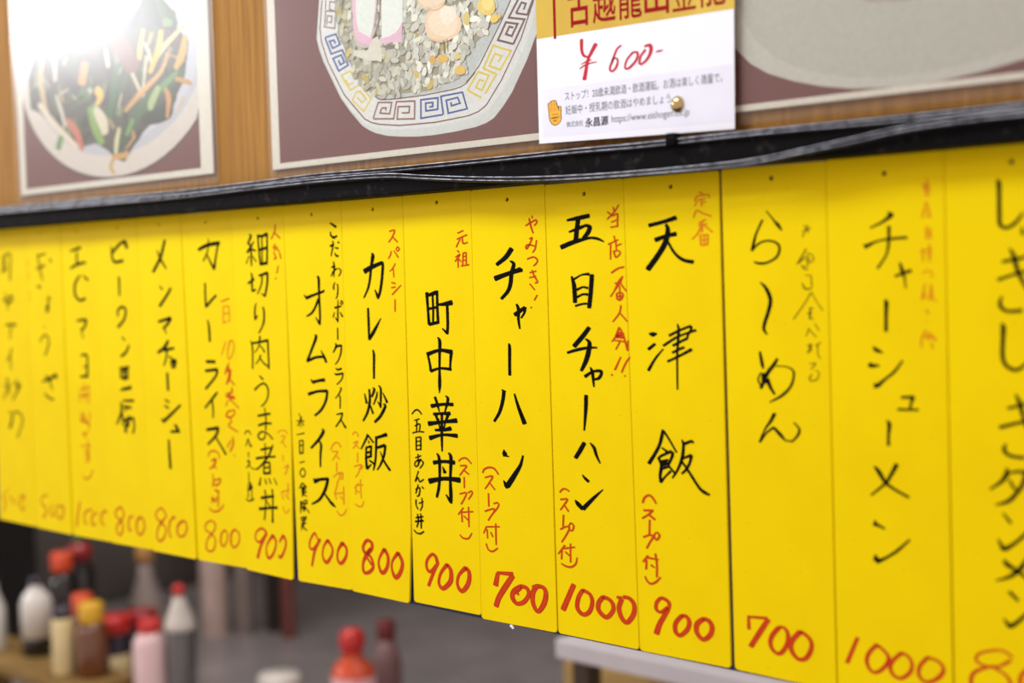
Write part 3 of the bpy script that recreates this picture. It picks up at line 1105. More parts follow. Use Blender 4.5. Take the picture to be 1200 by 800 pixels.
688,-658,9 654,-698,20 615,-752,10 577,-795,9
617,-705,9 678,-694,9
663,-703,10 717,-760,9
631,-774,10 637,-810,12 664,-816,12 687,-788,10 671,-768,9 633,-772,9
633,-792,9 681,-790,9
658,-723,9 660,-813,9
666,-853,9 652,-904,10 592,-965,9
652,-904,9 717,-961,9
645,-1001,9 615,-1063,10 578,-1101,9
642,-1012,12 615,-1070,14 662,-1041,22 675,-1069,17 624,-1063,19
649,-1005,10 680,-1055,10 715,-1159,12
605,-1092,9 660,-1095,9 699,-1105,9
651,-1098,10 612,-1153,9
720,-1090,9 712,-1155,10
654,-1203,9 600,-1292,12
732,-1202,9 692,-1249,11 658,-1308,10
567,-1324,12 576,-1329,12
681,-1329,10 690,-1333,10
66,-2176,10 99,-2150,11 129,-2150,11 156,-2162,9
71,-2228,11 137,-2219,11 105,-2262,11 68,-2303,9
105,-2262,10 145,-2306,11
97,-2335,11 89,-2419,11
63,-2441,11 120,-2416,11 149,-2421,11 123,-2469,11 72,-2532,10
164,-2385,10 190,-2403,11 176,-2437,11 149,-2436,9 147,-2406,9 164,-2385,10
102,-2551,12 37,-2620,9
74,-2577,11 66,-2656,10
89,-2576,11 195,-2554,10
155,-2534,10 151,-2667,10
103,-2597,10 145,-2622,10
63,-2686,9 115,-2702,12 165,-2696,12 201,-2669,11 213,-2626,8
#11 price R
175,-2824,33 68,-3018,37
259,-2851,27 217,-2909,29 204,-2987,29 258,-3025,29 317,-2993,29 344,-2922,27 322,-2872,24 259,-2851,27
443,-2874,30 402,-2921,31 401,-2974,30 467,-3013,30 526,-2963,28 532,-2918,27 500,-2885,25 443,-2874,30
567,-2857,18 609,-2862,30
609,-2866,30 583,-2932,30 605,-2996,30 651,-3022,29 709,-2958,31 717,-2891,28 679,-2852,26 624,-2849,25
#12 dish_name k
170,-327,22 285,-309,21 394,-286,26
220,-425,27 309,-402,22 391,-391,25
311,-324,14 325,-367,24 299,-449,29 235,-531,29 152,-617,30
321,-436,13 375,-514,15 443,-561,19 523,-577,22
149,-1042,7 182,-1047,27 215,-1041,8
141,-1148,18 198,-1110,16
137,-1289,17 197,-1208,13 265,-1143,8
316,-1054,15 404,-1018,14 489,-990,14
489,-988,14 494,-1011,14 472,-1041,12
266,-1122,14 368,-1068,14 446,-1041,12 532,-1017,15
345,-1120,15 411,-1091,14 463,-1070,15
472,-1039,11 458,-1073,12
339,-1166,14 392,-1144,14 435,-1129,15
298,-1225,14 391,-1188,14 495,-1142,18
384,-977,7 394,-1012,14 386,-1099,13 377,-1204,11 374,-1407,9
241,-1677,7 240,-1709,17 207,-1797,17 123,-1913,20
250,-1684,13 297,-1741,11 355,-1822,10
233,-1799,9 277,-1821,14
200,-1876,14 232,-1852,14 312,-1818,17
316,-1821,17 320,-1846,16 283,-1912,13
209,-1879,14 230,-1916,20 215,-1982,16 219,-2031,16
219,-2031,16 254,-1993,11 304,-1950,14
231,-1891,16 284,-1877,14
243,-1905,31 275,-1895,26
238,-1937,14 283,-1923,13
283,-1912,13 341,-1965,11
401,-1735,7 413,-1762,17
413,-1764,17 478,-1741,15 491,-1754,8
414,-1759,14 400,-1854,17 361,-1935,13 316,-1995,10
407,-1858,11 472,-1832,17
474,-1832,17 462,-1878,14 430,-1929,14 393,-1960,11
397,-1879,11 456,-1949,14 530,-2040,15 572,-2068,19 612,-2081,12
#12 note f
583,-130,10 608,-144,11
557,-159,9 546,-189,9
560,-157,9 646,-151,9 660,-171,9
565,-182,9 630,-176,9
601,-179,10 597,-222,10
600,-199,8 634,-196,8
568,-192,8 541,-217,9
533,-293,9 557,-249,10 611,-269,10 673,-289,9
628,-307,10 574,-330,11
571,-344,10 638,-336,9
600,-322,11 596,-388,10
590,-351,11 561,-396,10 518,-430,9
616,-344,10 678,-391,9
582,-405,10 586,-469,10
582,-407,9 642,-404,9
642,-405,10 637,-469,10
585,-437,8 638,-435,8
614,-405,8 612,-468,8
585,-471,9 637,-469,9
#12 note r
62,-2183,13 79,-2147,14 116,-2127,14 147,-2141,13 176,-2178,11
68,-2233,13 151,-2227,14
145,-2228,13 112,-2256,13 55,-2289,12
108,-2255,13 164,-2288,13
118,-2293,12 113,-2389,12
62,-2416,13 113,-2396,12 155,-2399,13
153,-2399,13 120,-2439,12 87,-2488,13
181,-2371,11 198,-2391,13 175,-2421,13 155,-2406,12 161,-2380,10 181,-2371,11
97,-2538,14 53,-2584,12
83,-2570,13 78,-2632,12
94,-2552,13 184,-2554,12
159,-2517,12 170,-2588,12 167,-2675,12
120,-2598,13 149,-2612,9
67,-2681,9 85,-2711,12 116,-2726,13 157,-2709,13 199,-2671,10
#12 price R
247,-2869,22 192,-2908,20 155,-2890,22 162,-2845,23 204,-2811,23 261,-2831,23 260,-2871,23 223,-2927,29 181,-2991,32 152,-3060,35
369,-2905,26 315,-2963,27 313,-3021,26 352,-3040,26 410,-2991,27 427,-2939,26 405,-2907,24 369,-2905,26
541,-2901,28 489,-2944,31 487,-3001,28 537,-3038,28 593,-2998,29 609,-2946,28 585,-2908,27 541,-2901,28
#13 dish_name k
335,-275,5 395,-344,8
395,-344,10 418,-367,15 443,-401,6
306,-330,9 258,-414,9 236,-479,12 226,-518,13
232,-509,8 284,-471,9 346,-460,9 404,-475,10 426,-511,10 402,-563,10 335,-594,10 281,-598,12 238,-588,7
282,-715,6 324,-755,15 353,-825,16 336,-897,15 307,-970,14 302,-1010,12 325,-1039,6
268,-1146,9 282,-1216,14 291,-1252,8
395,-1187,10 367,-1227,15 320,-1281,16 270,-1376,13
296,-1282,21 295,-1342,21
319,-1315,18 341,-1367,14 371,-1409,9
273,-1276,5 252,-1317,7 267,-1356,7
383,-1233,5 452,-1235,6 501,-1253,8 511,-1289,9 487,-1355,10 425,-1413,12 335,-1459,6
368,-1528,15 336,-1580,13 296,-1629,8 251,-1712,6
255,-1715,8 303,-1655,8 359,-1615,11
359,-1615,11 404,-1656,16 442,-1690,8 480,-1691,7
484,-1700,7 530,-1655,10 542,-1615,9 505,-1577,6
#13 note f
598,-375,4 634,-422,5
628,-373,4 589,-446,5
586,-413,5 650,-393,5
621,-376,4 627,-415,7
614,-517,6 549,-609,7
564,-600,6 609,-562,7
578,-613,5 600,-639,6 623,-640,7
617,-543,6 654,-557,5 661,-589,5 616,-604,6
624,-556,5 623,-601,5
609,-588,6 639,-576,6
585,-632,5 630,-614,5
607,-678,5 644,-679,5
644,-679,5 650,-749,5
580,-723,5 598,-762,6
605,-762,6 646,-759,6
583,-729,5 605,-758,6 642,-756,6
642,-781,5 588,-858,5 515,-943,5
645,-781,5 678,-833,4 720,-891,5
632,-878,7 655,-878,6
617,-910,9 647,-904,7
624,-936,7 657,-942,5
633,-872,6 631,-942,7
664,-968,4 692,-1010,5
623,-997,5 603,-1046,4
626,-1007,5 673,-1052,5
609,-1104,7 643,-1097,7
635,-1104,9 612,-1150,7
628,-1091,5 638,-1136,5
665,-1103,5 702,-1084,6
683,-1103,5 682,-1155,4 700,-1180,5
625,-1214,5 666,-1210,5 632,-1246,4
662,-1252,4 687,-1264,4 675,-1303,5 638,-1317,6 620,-1302,6 639,-1278,5
#13 price R
144,-2831,14 145,-2913,20
136,-2835,16 284,-2823,18
292,-2829,27 235,-2909,29 156,-3024,28
365,-2872,26 317,-2930,25 304,-2986,23 335,-3029,20 381,-3028,24 429,-2959,24 431,-2892,21 401,-2863,17 365,-2869,21
523,-2871,28 461,-2941,27 459,-3001,25 504,-3044,23 558,-3032,25 597,-2972,24 598,-2919,21 561,-2885,21 523,-2871,23
#14 dish_name k
410,-322,4 434,-342,20
434,-342,17 375,-379,10 296,-410,6
416,-405,11 416,-467,9
416,-430,10 413,-503,9 396,-571,7 340,-646,8
252,-504,4 273,-521,17
273,-514,15 332,-491,8 408,-479,9 529,-474,11
483,-616,6 497,-665,12 511,-708,6 517,-763,5
451,-694,9 485,-683,10 552,-663,13
385,-827,6 393,-848,14 390,-910,11 388,-1012,11
304,-1100,3 325,-1122,16 366,-1137,5
285,-1198,7 288,-1213,18 344,-1212,5
307,-1316,4 324,-1337,21
324,-1334,16 380,-1289,9 435,-1247,9 491,-1180,6
480,-1393,10 557,-1387,12
554,-1390,13 540,-1425,8 533,-1462,7
456,-1463,10 526,-1462,9 586,-1460,8
383,-1531,5 400,-1552,13 394,-1618,9 393,-1678,10
433,-1778,5 443,-1793,17
440,-1793,14 398,-1862,11 370,-1901,10 275,-1979,6
299,-1806,6 326,-1833,15 373,-1898,12 438,-1936,10 518,-1970,10
297,-2125,4 303,-2156,19
300,-2147,15 362,-2169,7
297,-2328,4 303,-2362,23
303,-2369,20 362,-2343,10 439,-2290,10 521,-2215,6
#14 note f
658,-148,6 654,-241,7
629,-180,10 677,-188,10
632,-204,9 677,-212,10
645,-193,13 664,-218,13
638,-234,7 673,-242,7
650,-277,5 623,-366,6
656,-283,6 675,-368,7
636,-330,6 669,-332,6
639,-360,5 668,-356,6
648,-415,6 650,-487,8
671,-422,6 673,-488,7
648,-439,7 674,-440,7
648,-439,6 650,-475,7
674,-440,6 674,-476,7
647,-457,6 673,-458,6
610,-558,8 646,-547,8
626,-541,8 627,-613,6
666,-518,8 666,-614,7
652,-554,8 682,-549,9
649,-572,6 681,-579,6
624,-680,7 657,-665,6 683,-681,5 676,-705,4
637,-740,6 615,-831,6
629,-777,7 635,-825,6
675,-747,9 672,-789,11 661,-831,7
678,-777,8 681,-825,7 710,-841,4
641,-886,8 657,-910,9
637,-952,4 640,-958,4
639,-1001,7 612,-1050,7 611,-1105,6
625,-1037,9 697,-1049,9
652,-1019,9 651,-1055,10
665,-1019,7 700,-1061,9
671,-1073,7 680,-1109,6
#14 price R
171,-2844,18 96,-3009,21
298,-2866,22 244,-2926,20 229,-2980,19 253,-3027,17 295,-3032,19 352,-2984,20 373,-2930,18 339,-2891,16 298,-2869,19
456,-2890,20 401,-2944,19 383,-2991,18 406,-3032,18 454,-3039,19 509,-2995,19 523,-2942,16 497,-2902,15 456,-2890,18
624,-2887,19 577,-2939,18 563,-2991,17 589,-3027,17 635,-3028,19 695,-2987,20 719,-2939,17 690,-2901,15 624,-2887,17
#15 dish_name k
322,-177,4 329,-198,13 330,-262,12 330,-364,12 332,-418,12 351,-439,12 380,-441,12 422,-416,11 464,-366,7
342,-626,10 416,-616,13 458,-607,11 519,-592,8
453,-444,6 463,-484,11
387,-554,5 408,-595,13 420,-644,13 436,-693,13 464,-750,10 489,-794,6
316,-715,5 331,-727,13
327,-721,11 382,-704,10 432,-691,11 519,-670,8
340,-813,5 327,-854,11 346,-886,12 388,-897,12 450,-891,14
336,-960,5 345,-984,14 342,-1050,12 339,-1140,12 355,-1188,12 393,-1212,14 430,-1211,12 481,-1169,6
410,-1346,5 432,-1394,13 450,-1462,11 473,-1534,9
365,-1427,10 416,-1413,10 499,-1387,8
315,-1524,5 332,-1536,15
325,-1532,13 393,-1512,12 456,-1494,11 531,-1470,8
354,-1623,5 341,-1648,11 354,-1676,12 396,-1690,12 458,-1692,12
353,-1755,5 357,-1783,14 326,-1831,12 257,-1882,6
363,-1787,5 403,-1773,10 462,-1767,12
460,-1771,12 449,-1829,12 406,-1894,12 359,-1940,13 290,-1965,6
369,-1819,7 390,-1855,9 415,-1881,7
333,-2008,7 375,-2058,10
299,-2153,4 335,-2211,17
335,-2209,16 390,-2172,11 450,-2116,10 492,-2062,6
334,-2265,7 353,-2290,17 401,-2315,12 447,-2342,12 485,-2366,7
461,-2246,8 427,-2303,15 363,-2357,12 285,-2388,5
362,-2440,12 412,-2483,10
328,-2595,5 364,-2635,17
364,-2635,15 415,-2594,12 479,-2523,7
#15 price R
364,-2823,16 290,-2871,14 215,-2878,14 165,-2856,13 178,-2818,12 247,-2788,13 321,-2776,12 376,-2803,13
265,-2869,13 164,-2917,17 132,-2965,17 138,-3025,17
259,-2877,12 338,-2911,14 362,-2966,15 306,-3018,15 194,-3045,16 144,-3018,15
490,-2831,17 429,-2888,17 417,-2956,16 446,-3004,16 500,-2970,16 525,-2895,16 490,-2831,17
584,-2844,17 537,-2905,17 530,-2965,16 559,-3006,16 612,-2973,16 630,-2899,16 584,-2844,17
"""
# printed pictures: shape, colour, points in tenths of a millimetre
ART = """
@greens
p 74,76,66 301,1229 274,1525 427,1816 713,2040 1020,2211 1241,2432 2788,2184 2858,1979 3003,1864 3047,1704 3228,1556 3190,1393 3155,1281 3107,1187 2974,1069 2921,918 2606,892 2348,771 2171,623 2074,549 1924,593 1775,687 1559,771 1330,756 1037,839 710,1032 476,1177
s 62,62,58 837,1678,86 1121,1422,119 1401,1206,118
s 54,58,54 1758,1649,115 1921,1342,115 1750,1154,99
s 128,92,74 1908,1958,131 2072,1691,195 2321,1402,161
s 112,82,72 1535,1844,133 1631,1648,149
s 214,106,78 1756,2012,82 2039,2053,162 2344,2088,112
s 216,214,150 2448,2088,95 2368,2004,96 2302,1926,48
s 60,78,62 2552,2104,110 2627,1950,157 2759,1790,125
s 70,100,70 2751,2073,94 2824,1906,94 2845,1809,78
s 116,150,100 2843,1778,78 2969,1769,93
s 60,100,66 2903,1832,39 3038,1767,39 3033,1705,31
s 222,206,150 3185,1715,38 3000,1633,46 2841,1560,55 2722,1481,39
s 206,172,84 3178,1609,54 3126,1462,92 3007,1337,62
s 150,130,110 2938,1532,62 2875,1446,62
s 226,186,70 2795,1707,55 2742,1557,71 2582,1348,55
s 206,180,92 2497,1763,40 2423,1566,64 2417,1486,40
s 186,168,104 2638,1712,39 2573,1610,40
s 205,162,96 2892,1491,39 2753,1328,47 2423,1182,64 2127,1034,41
s 215,170,110 2859,1417,31 2664,1283,39 2333,1159,40
s 208,206,176 2536,1504,40 2456,1226,32
s 206,204,170 2275,1375,40 2395,1201,40
s 226,220,190 1822,1658,33 1855,1489,49
s 206,200,190 818,1853,34 837,1678,60 835,1463,52
s 198,178,134 639,1807,52 549,1582,70 564,1361,70 663,1089,52
s 206,200,188 1671,1942,33 1548,1809,58 1441,1689,33
s 222,214,190 484,1264,62 779,1026,78 1199,766,60
s 206,204,190 839,1315,35 928,1151,52 984,1007,43
s 56,108,60 2025,1485,57 1949,1298,98 1905,1138,82 1814,982,58
s 64,104,66 3142,1291,62 2858,1214,109 2473,1065,128 2160,868,114 1996,719,82
s 44,64,50 2841,981,188 2667,934,142 2433,924,96
s 104,150,92 3032,1303,31 2917,1254,62 2742,1179,63
s 166,190,128 2715,1198,63 2590,1069,87 2557,1008,56
s 58,86,58 2194,914,97 2027,733,115 1989,637,66
s 110,160,90 2256,941,48 2140,805,49
s 126,168,76 1492,1129,84 1573,937,117 1686,761,83
s 216,212,184 1586,1103,83 1704,976,133 1757,854,83
s 150,140,96 1830,980,50 1916,890,49
s 214,212,168 2008,882,41 1952,755,58 1928,642,41
s 204,116,92 1039,1054,51 1210,902,94 1311,723,42
s 100,152,72 906,893,69 827,779,78
s 228,194,80 1619,1300,83 1692,1226,91 1622,1150,50
s 206,152,72 1431,1573,101 1350,1380,110
s 86,120,74 1410,1323,84 1270,1219,68 1469,1249,67
s 196,206,170 1520,1277,50 1475,1316,34
s 204,150,84 2827,1170,39 2876,1071,63 2836,903,31
s 205,160,90 1863,614,41 2079,614,65 2142,642,41
s 205,170,100 1877,596,41 1824,517,41 1897,446,25
s 196,150,66 3001,1245,39 3189,1193,46 3256,1170,23
s 214,200,160 3113,1078,23 3007,949,23
@rice
p 214,224,222 5101,1643 5051,1340 5079,1246 5128,1143 5228,987 5327,833 5448,705 5583,584 5658,544 5749,509 5878,478 6016,460 6229,442 6418,439 6639,445 6855,460 6961,479 7040,508 7137,585 7226,673 7383,889 7488,1072 7577,1295 7652,1611 7277,1974 6589,2201 5728,2308 5247,2131
p 226,234,232 5123,1640 5080,1343 5111,1235 5160,1133 5260,970 5359,823 5469,710 5600,606 5680,569 5781,543 6019,516 6232,503 6421,502 6642,511 6840,530 6938,555 7009,591 7125,690 7231,811 7362,982 7451,1172 7517,1399 7589,1622 7242,1951 6587,2158 5766,2261 5289,2103
p 196,208,206 5306,1435 5373,1277 5439,1140 5556,957 5673,837 5753,796 5819,769 5981,759 6307,753 6617,762 6769,793 6871,890 7001,1028 7127,1179 7234,1323 7291,1494 7186,1812 6581,2016 5818,2094 5376,1939
s 120,66,60 5138,1637,8 5099,1416,8 5110,1311,8 5182,1137,8 5376,848,8 5617,632,8 5692,599,8 5783,576,8 6021,545,8 6422,532,8 6779,548,7 6886,569,7 6967,608,7 7128,774,7 7328,1040,7 7460,1289,7
s 110,70,66 5745,800,8 5782,777,8 5819,764,8 5885,758,8 5984,753,8 6307,747,7 6617,756,7 6708,767,7 6768,787,7 6860,854,7
s 140,84,74 5719,630,10 5784,746,10 5942,730,10 5913,645,10 5800,661,10 5824,698,10 5874,695,10 5868,673,10
s 140,84,74 5719,624,10 5957,602,10 5996,730,10 6205,714,10 6195,580,10 5997,596,10 6014,690,10 6144,679,10 6135,632,10 6053,638,10
s 54,84,160 6510,582,11 6267,577,11 6273,716,11 6461,712,11 6454,627,11 6325,627,11 6323,686,11 6403,683,11 6401,654,11 6362,653,11
s 54,84,160 6514,582,11 6493,720,11 6724,726,10 6768,600,10 6567,587,11 6549,684,11 6671,693,10 6695,648,10 6604,638,11 6598,666,11
s 226,206,70 5347,1006,10 5455,1027,10 5512,959,10
s 226,206,70 5347,1006,10 5455,875,10 5571,911,10 5701,782,10 5606,694,10 5477,794,10 5519,851,10 5568,857,10 5642,788,10 5594,763,10 5534,810,10
s 226,206,70 5398,966,10 5435,922,10 5493,933,10
s 100,64,62 6766,795,7 6804,818,7 6904,898,7 7005,1021,7 7129,1172,7 7239,1322,7
s 226,206,66 6952,880,11 7053,1025,11 7228,966,11 7116,844,11 7005,886,11 7068,965,11 7134,942,11 7097,902,11
s 226,206,66 6939,877,11 7077,817,11 6956,689,11
s 226,206,66 6776,734,11 6893,856,11 7000,818,11 6927,719,11 6864,746,11 6906,798,11 6947,783,11
s 226,206,66 6782,731,11 6919,666,11
s 112,74,72 7253,1010,12 7101,1058,12 7185,1173,12 7299,1146,12 7239,1068,12 7182,1089,12 7218,1138,12 7257,1125,12
s 112,74,72 7252,1009,12 7368,1168,11 7214,1202,12 7314,1320,12
s 112,74,72 7287,1223,12 7394,1197,11 7454,1298,11
s 112,74,72 7287,1223,12 7343,1290,11 7384,1276,11 7362,1237,11
s 140,104,100 5146,1421,8 5286,1388,8 5305,1521,8 5180,1544,8 5158,1422,8
s 140,104,100 5184,1431,8 5198,1501,8 5257,1490,8 5246,1441,8 5207,1450,8
s 140,104,100 5187,1630,8 5176,1556,8
s 140,104,100 5305,1521,8 5228,1549,8 5234,1609,8 5304,1595,8
s 70,96,168 5159,1332,12 5298,1342,12 5345,1252,12 5252,1234,12 5214,1295,12 5270,1297,12 5289,1266,12
s 70,96,168 5159,1332,12 5231,1191,12 5371,1206,12 5435,1077,12 5319,1044,12 5251,1153,12 5355,1168,12 5392,1104,12 5340,1091,12 5320,1131,12
p 158,158,132 5295,1614 5344,1335 5438,1120 5555,937 5753,796 5933,790 6110,784 6339,773 6527,810 6656,834 6766,884 6772,1007 6899,1078 7006,1137 7095,1235 7090,1527 5394,1869
@ricetop
p 188,178,170 5512,1673 5520,1414 5524,1303 5559,1206 5658,1182 5725,1184 5768,1288 5813,1482 5827,1624
p 216,176,196 5529,1671 5523,1414 5549,1272 5618,1230 5715,1195 5740,1246 5766,1334 5810,1491 5824,1625
p 214,224,214 5566,1665 5563,1417 5591,1321 5725,1259 5749,1318 5771,1379 5797,1502 5809,1627
p 206,206,188 5759,1244 5815,1255 5851,1150 5862,1094 5846,1051 5792,1069 5708,1075 5625,1105 5513,1147 5529,1182 5685,1162
p 216,176,196 5875,1617 5853,1191 5936,1186 6017,1185 6083,1171 6104,1315 6119,1579
p 218,228,218 5877,1617 5860,1233 5938,1237 6020,1254 6076,1296 6105,1332 6119,1579
s 110,104,96 5862,1583,9 5846,1423,11 5804,1311,15 5753,1245,11
s 110,106,92 5873,1170,13 5934,1158,32 5988,1155,27 6009,1166,11
p 214,196,160 6587,1437 6581,1407 6555,1384 6516,1371 6473,1367 6427,1368 6380,1376 6334,1393 6298,1420 6281,1453 6282,1483 6294,1511 6314,1535 6344,1555 6387,1565 6436,1562 6483,1546 6521,1523 6551,1497 6575,1469
p 228,208,176 6567,1449 6562,1425 6539,1406 6506,1396 6468,1393 6429,1395 6388,1401 6348,1416 6317,1438 6302,1464 6303,1489 6313,1511 6330,1530 6356,1546 6393,1554 6436,1550 6476,1537 6509,1518 6535,1497 6556,1474
p 224,200,164 6748,1221 6734,1179 6698,1149 6649,1129 6596,1118 6537,1114 6473,1124 6414,1150 6373,1189 6354,1233 6352,1276 6361,1316 6384,1353 6426,1382 6485,1394 6549,1387 6607,1366 6658,1338 6701,1305 6735,1265
p 232,214,184 6710,1239 6706,1207 6688,1177 6652,1156 6603,1149 6551,1155 6504,1169 6460,1189 6420,1215 6391,1248 6384,1284 6399,1316 6430,1340 6468,1356 6511,1367 6561,1370 6613,1360 6659,1336 6689,1305 6704,1272
p 238,226,204 6692,1293 6683,1273 6667,1258 6649,1246 6626,1237 6599,1235 6571,1241 6547,1256 6531,1276 6522,1297 6517,1318 6519,1339 6530,1359 6551,1372 6578,1375 6605,1372 6630,1364 6654,1353 6676,1337 6690,1316
s 206,168,130 6390,1389,9 6465,1360,9 6542,1375,9 6575,1413,7
s 214,184,146 6405,1159,12 6481,1132,14 6582,1127,10
p 222,200,96 7092,1303 7091,1280 7079,1260 7057,1247 7030,1243 7002,1247 6976,1254 6951,1266 6928,1283 6914,1305 6912,1329 6922,1350 6937,1366 6957,1379 6980,1388 7008,1390 7037,1383 7061,1366 7077,1346 7087,1325
p 234,216,120 7077,1322 7071,1309 7062,1298 7050,1288 7035,1282 7016,1281 6997,1287 6982,1298 6971,1311 6963,1325 6959,1339 6960,1354 6969,1367 6984,1374 7002,1376 7020,1375 7037,1371 7054,1363 7069,1352 7077,1337
p 228,196,70 7120,1207 7116,1198 7109,1191 7099,1187 7089,1184 7077,1183 7064,1185 7052,1191 7044,1200 7041,1209 7040,1218 7041,1227 7046,1235 7054,1242 7066,1244 7079,1243 7091,1239 7101,1233 7110,1226 7117,1217
p 220,186,80 7145,1220 7144,1215 7141,1210 7137,1206 7131,1204 7124,1204 7118,1207 7113,1210 7109,1215 7105,1220 7104,1226 7105,1232 7108,1236 7114,1239 7120,1240 7126,1240 7132,1239 7139,1236 7143,1232 7146,1226
p 214,176,66 6597,987 6593,977 6581,970 6566,966 6549,964 6530,964 6510,967 6492,973 6478,982 6472,992 6472,1002 6474,1011 6481,1019 6494,1026 6513,1028 6533,1026 6552,1021 6568,1014 6582,1006 6593,997
p 206,160,70 6455,995 6453,985 6449,976 6442,967 6433,963 6422,964 6412,968 6404,975 6397,982 6391,992 6389,1003 6391,1014 6398,1023 6406,1029 6415,1032 6425,1033 6436,1032 6445,1026 6452,1017 6455,1006
p 218,184,80 6772,880 6770,869 6761,860 6746,855 6730,854 6713,854 6696,856 6679,862 6665,871 6659,882 6659,893 6664,903 6671,911 6682,919 6698,923 6716,922 6733,917 6748,909 6759,901 6768,891
p 206,190,110 6833,1247 6832,1232 6827,1217 6818,1206 6807,1202 6796,1203 6785,1208 6775,1215 6767,1226 6761,1241 6760,1258 6764,1273 6771,1285 6779,1294 6789,1301 6800,1305 6812,1301 6822,1292 6828,1278 6831,1263
s 110,100,84 6550,1127,9 6555,1031,9
s 110,100,84 6588,1131,7 6593,1039,7
@bigplate
p 200,204,194 8989,1272 9023,1055 9069,869 9143,738 9254,630 9376,559 9556,492 9743,441 9958,403 10231,381 10492,388 10742,411 10982,451 11166,495 11301,627 11304,975 10509,1579 9400,1613
p 190,195,184 9117,1251 9151,1057 9210,892 9307,754 9439,644 9587,570 9762,509 9960,467 10232,441 10493,449 10743,475 10959,517 11122,581 11213,727 11171,998 10508,1487 9458,1500
p 176,174,160 9748,1246 9885,956 10078,883 10292,856 10499,872 10653,1089
@card
s 200,40,60 7933,949,23 7932,879,20 7951,837,17 7991,825,13
s 206,44,62 8058,903,29 8020,855,24 7985,806,20 7963,729,24 7949,677,27
s 200,44,62 7925,783,7 7983,798,12 8014,802,9
s 200,44,62 7910,755,9 7973,777,12 8061,783,7
s 200,40,60 8274,865,13 8235,841,14 8194,767,16 8173,724,14 8197,705,14 8232,733,16 8242,775,12 8216,788,10 8190,768,9
s 206,44,62 8369,805,16 8321,765,14 8303,715,13 8341,711,17 8400,756,17 8410,800,15 8369,808,13
s 206,44,62 8424,727,15 8434,771,15 8476,811,17
s 206,44,62 8469,834,15 8514,835,22 8521,799,22 8491,751,18 8441,722,15 8421,740,13
s 196,40,60 8561,787,8 8589,789,14 8618,790,6
@hand
p 70,50,30 7608,547 7623,555 7645,566 7669,570 7692,562 7702,528 7714,521 7727,524 7737,512 7734,468 7736,436 7725,412 7703,398 7673,390 7643,403 7624,427 7617,460
p 240,176,40 7615,544 7626,549 7647,561 7669,565 7686,558 7697,527 7712,487 7717,519 7725,519 7730,510 7727,468 7729,436 7720,416 7701,403 7673,396 7648,407 7631,429 7624,459
s 90,60,25 7630,548,3 7631,487,3
s 90,60,25 7649,560,3 7649,492,3
s 90,60,25 7671,563,3 7670,492,3
s 90,60,25 7690,548,3 7690,494,3
s 110,80,30 7697,522,5 7702,490,4
s 100,70,30 7642,469,5 7706,468,5
s 90,60,25 7636,446,8 7718,445,8
s 90,60,25 7655,423,9 7691,423,9
"""
# ---------------------------------------------------------------- menu strips
b = bmesh.new(); box(b, -.16, 1.20, .0031, .0055, -.3212, .0004, .0004)
tag(obj('backing_board', b, M['navy'], loc=(0, 0, 0)),
    'long dark blue backing board behind the row of yellow menu strips', 'board')

TOPX = [41, 776, 1479, 2220, 2967, 3755, 4505, 5271, 6013, 6764, 7500, 8209, 8991, 9757, 10512]
TOPZ = [6, 5, 7, 4, 6, 3, 6, 5, 3, 4, 2, -3, -4, 1, 5, 8]
BL = [(-823, -3210), (4, -3216), (755, -3222), (1509, -3214), (2271, -3207), (3018, -3209), (3780, -3202), (4528, -3208), (5247, -3198), (5995, -3183), (6751, -3202), (7514, -3196), (8254, -3199), (9028, -3193), (9778, -3197), (10530, -3196)]
BR = [(-2, -3212), (753, -3218), (1507, -3211), (2268, -3202), (3014, -3204), (3776, -3194), (4463, -3211), (5244, -3194), (5945, -3203), (6746, -3181), (7510, -3194), (8251, -3195), (8998, -3193), (9770, -3198), (10524, -3197), (11290, -3196)]
HOLE = [(-400, -66), (345, -66), (1093, -74), (1870, -75), (2606, -73), (3356, -84), (4144, -85), (4885, -87), (5656, -83), (6394, -67), (7133, -86), (7862, -87), (8603, -83), (9373, -78), (10140, -100), (10900, -89)]
STRIPS = [
    'yellow menu strip for 肉ヤサイ炒め at the far blurred end of the row',
    'yellow menu strip for ぎょうざ priced 500, second from the far blurred end',
    'yellow menu strip for エビマヨ priced 1000, third from the far blurred end',
    'yellow menu strip for ピータン豆腐 priced 800, fourth from the far blurred end',
    'yellow menu strip for メンマチャーシュー priced 800, long thin black strokes, no red note',
    'yellow menu strip for カレーライス priced 800 with orange red note beside black letters',
    'yellow menu strip for 細切り肉うま煮丼 priced 900, beside the dark wedge shaped gap',
    'yellow menu strip for オムライス priced 900 with small black line of text on its right',
    'yellow menu strip for カレー炒飯 priced 800, narrow black letters and red スパイシー on top',
    'yellow menu strip for 町中華丼 priced 900, dense black letters, dark blue edge showing below',
    'yellow menu strip for チャーハン priced 700 with red やみつき written beside the top letter',
    'yellow menu strip for 五目チャーハン priced 1000 with long red note down its right side',
    'yellow menu strip for 天津飯 priced 900, three widely spaced black letters',
    'yellow menu strip for らーめん priced 700 with faint black note, no red note',
    'yellow menu strip for チャーシューメン priced 1000 with blurred red note at top right',
    'yellow menu strip for タンメン with large black letters cut off by the right frame edge',
]
INKS = {}
cur = None
for ln in INK.strip().split('\n'):
    if ln[0] == '#':
        i, pn, c = ln[1:].split()
        cur = INKS.setdefault(int(i), []); cur.append((pn, c, [])); cur = cur[-1][2]
    else:
        cur.append([tuple(float(v) * 1e-4 for v in t.split(',')) for t in ln.split()])
PN = {'dish_name': 'dish_name_lettering', 'note': 'note_lettering', 'price': 'price_lettering'}
rnd = random.Random(4)
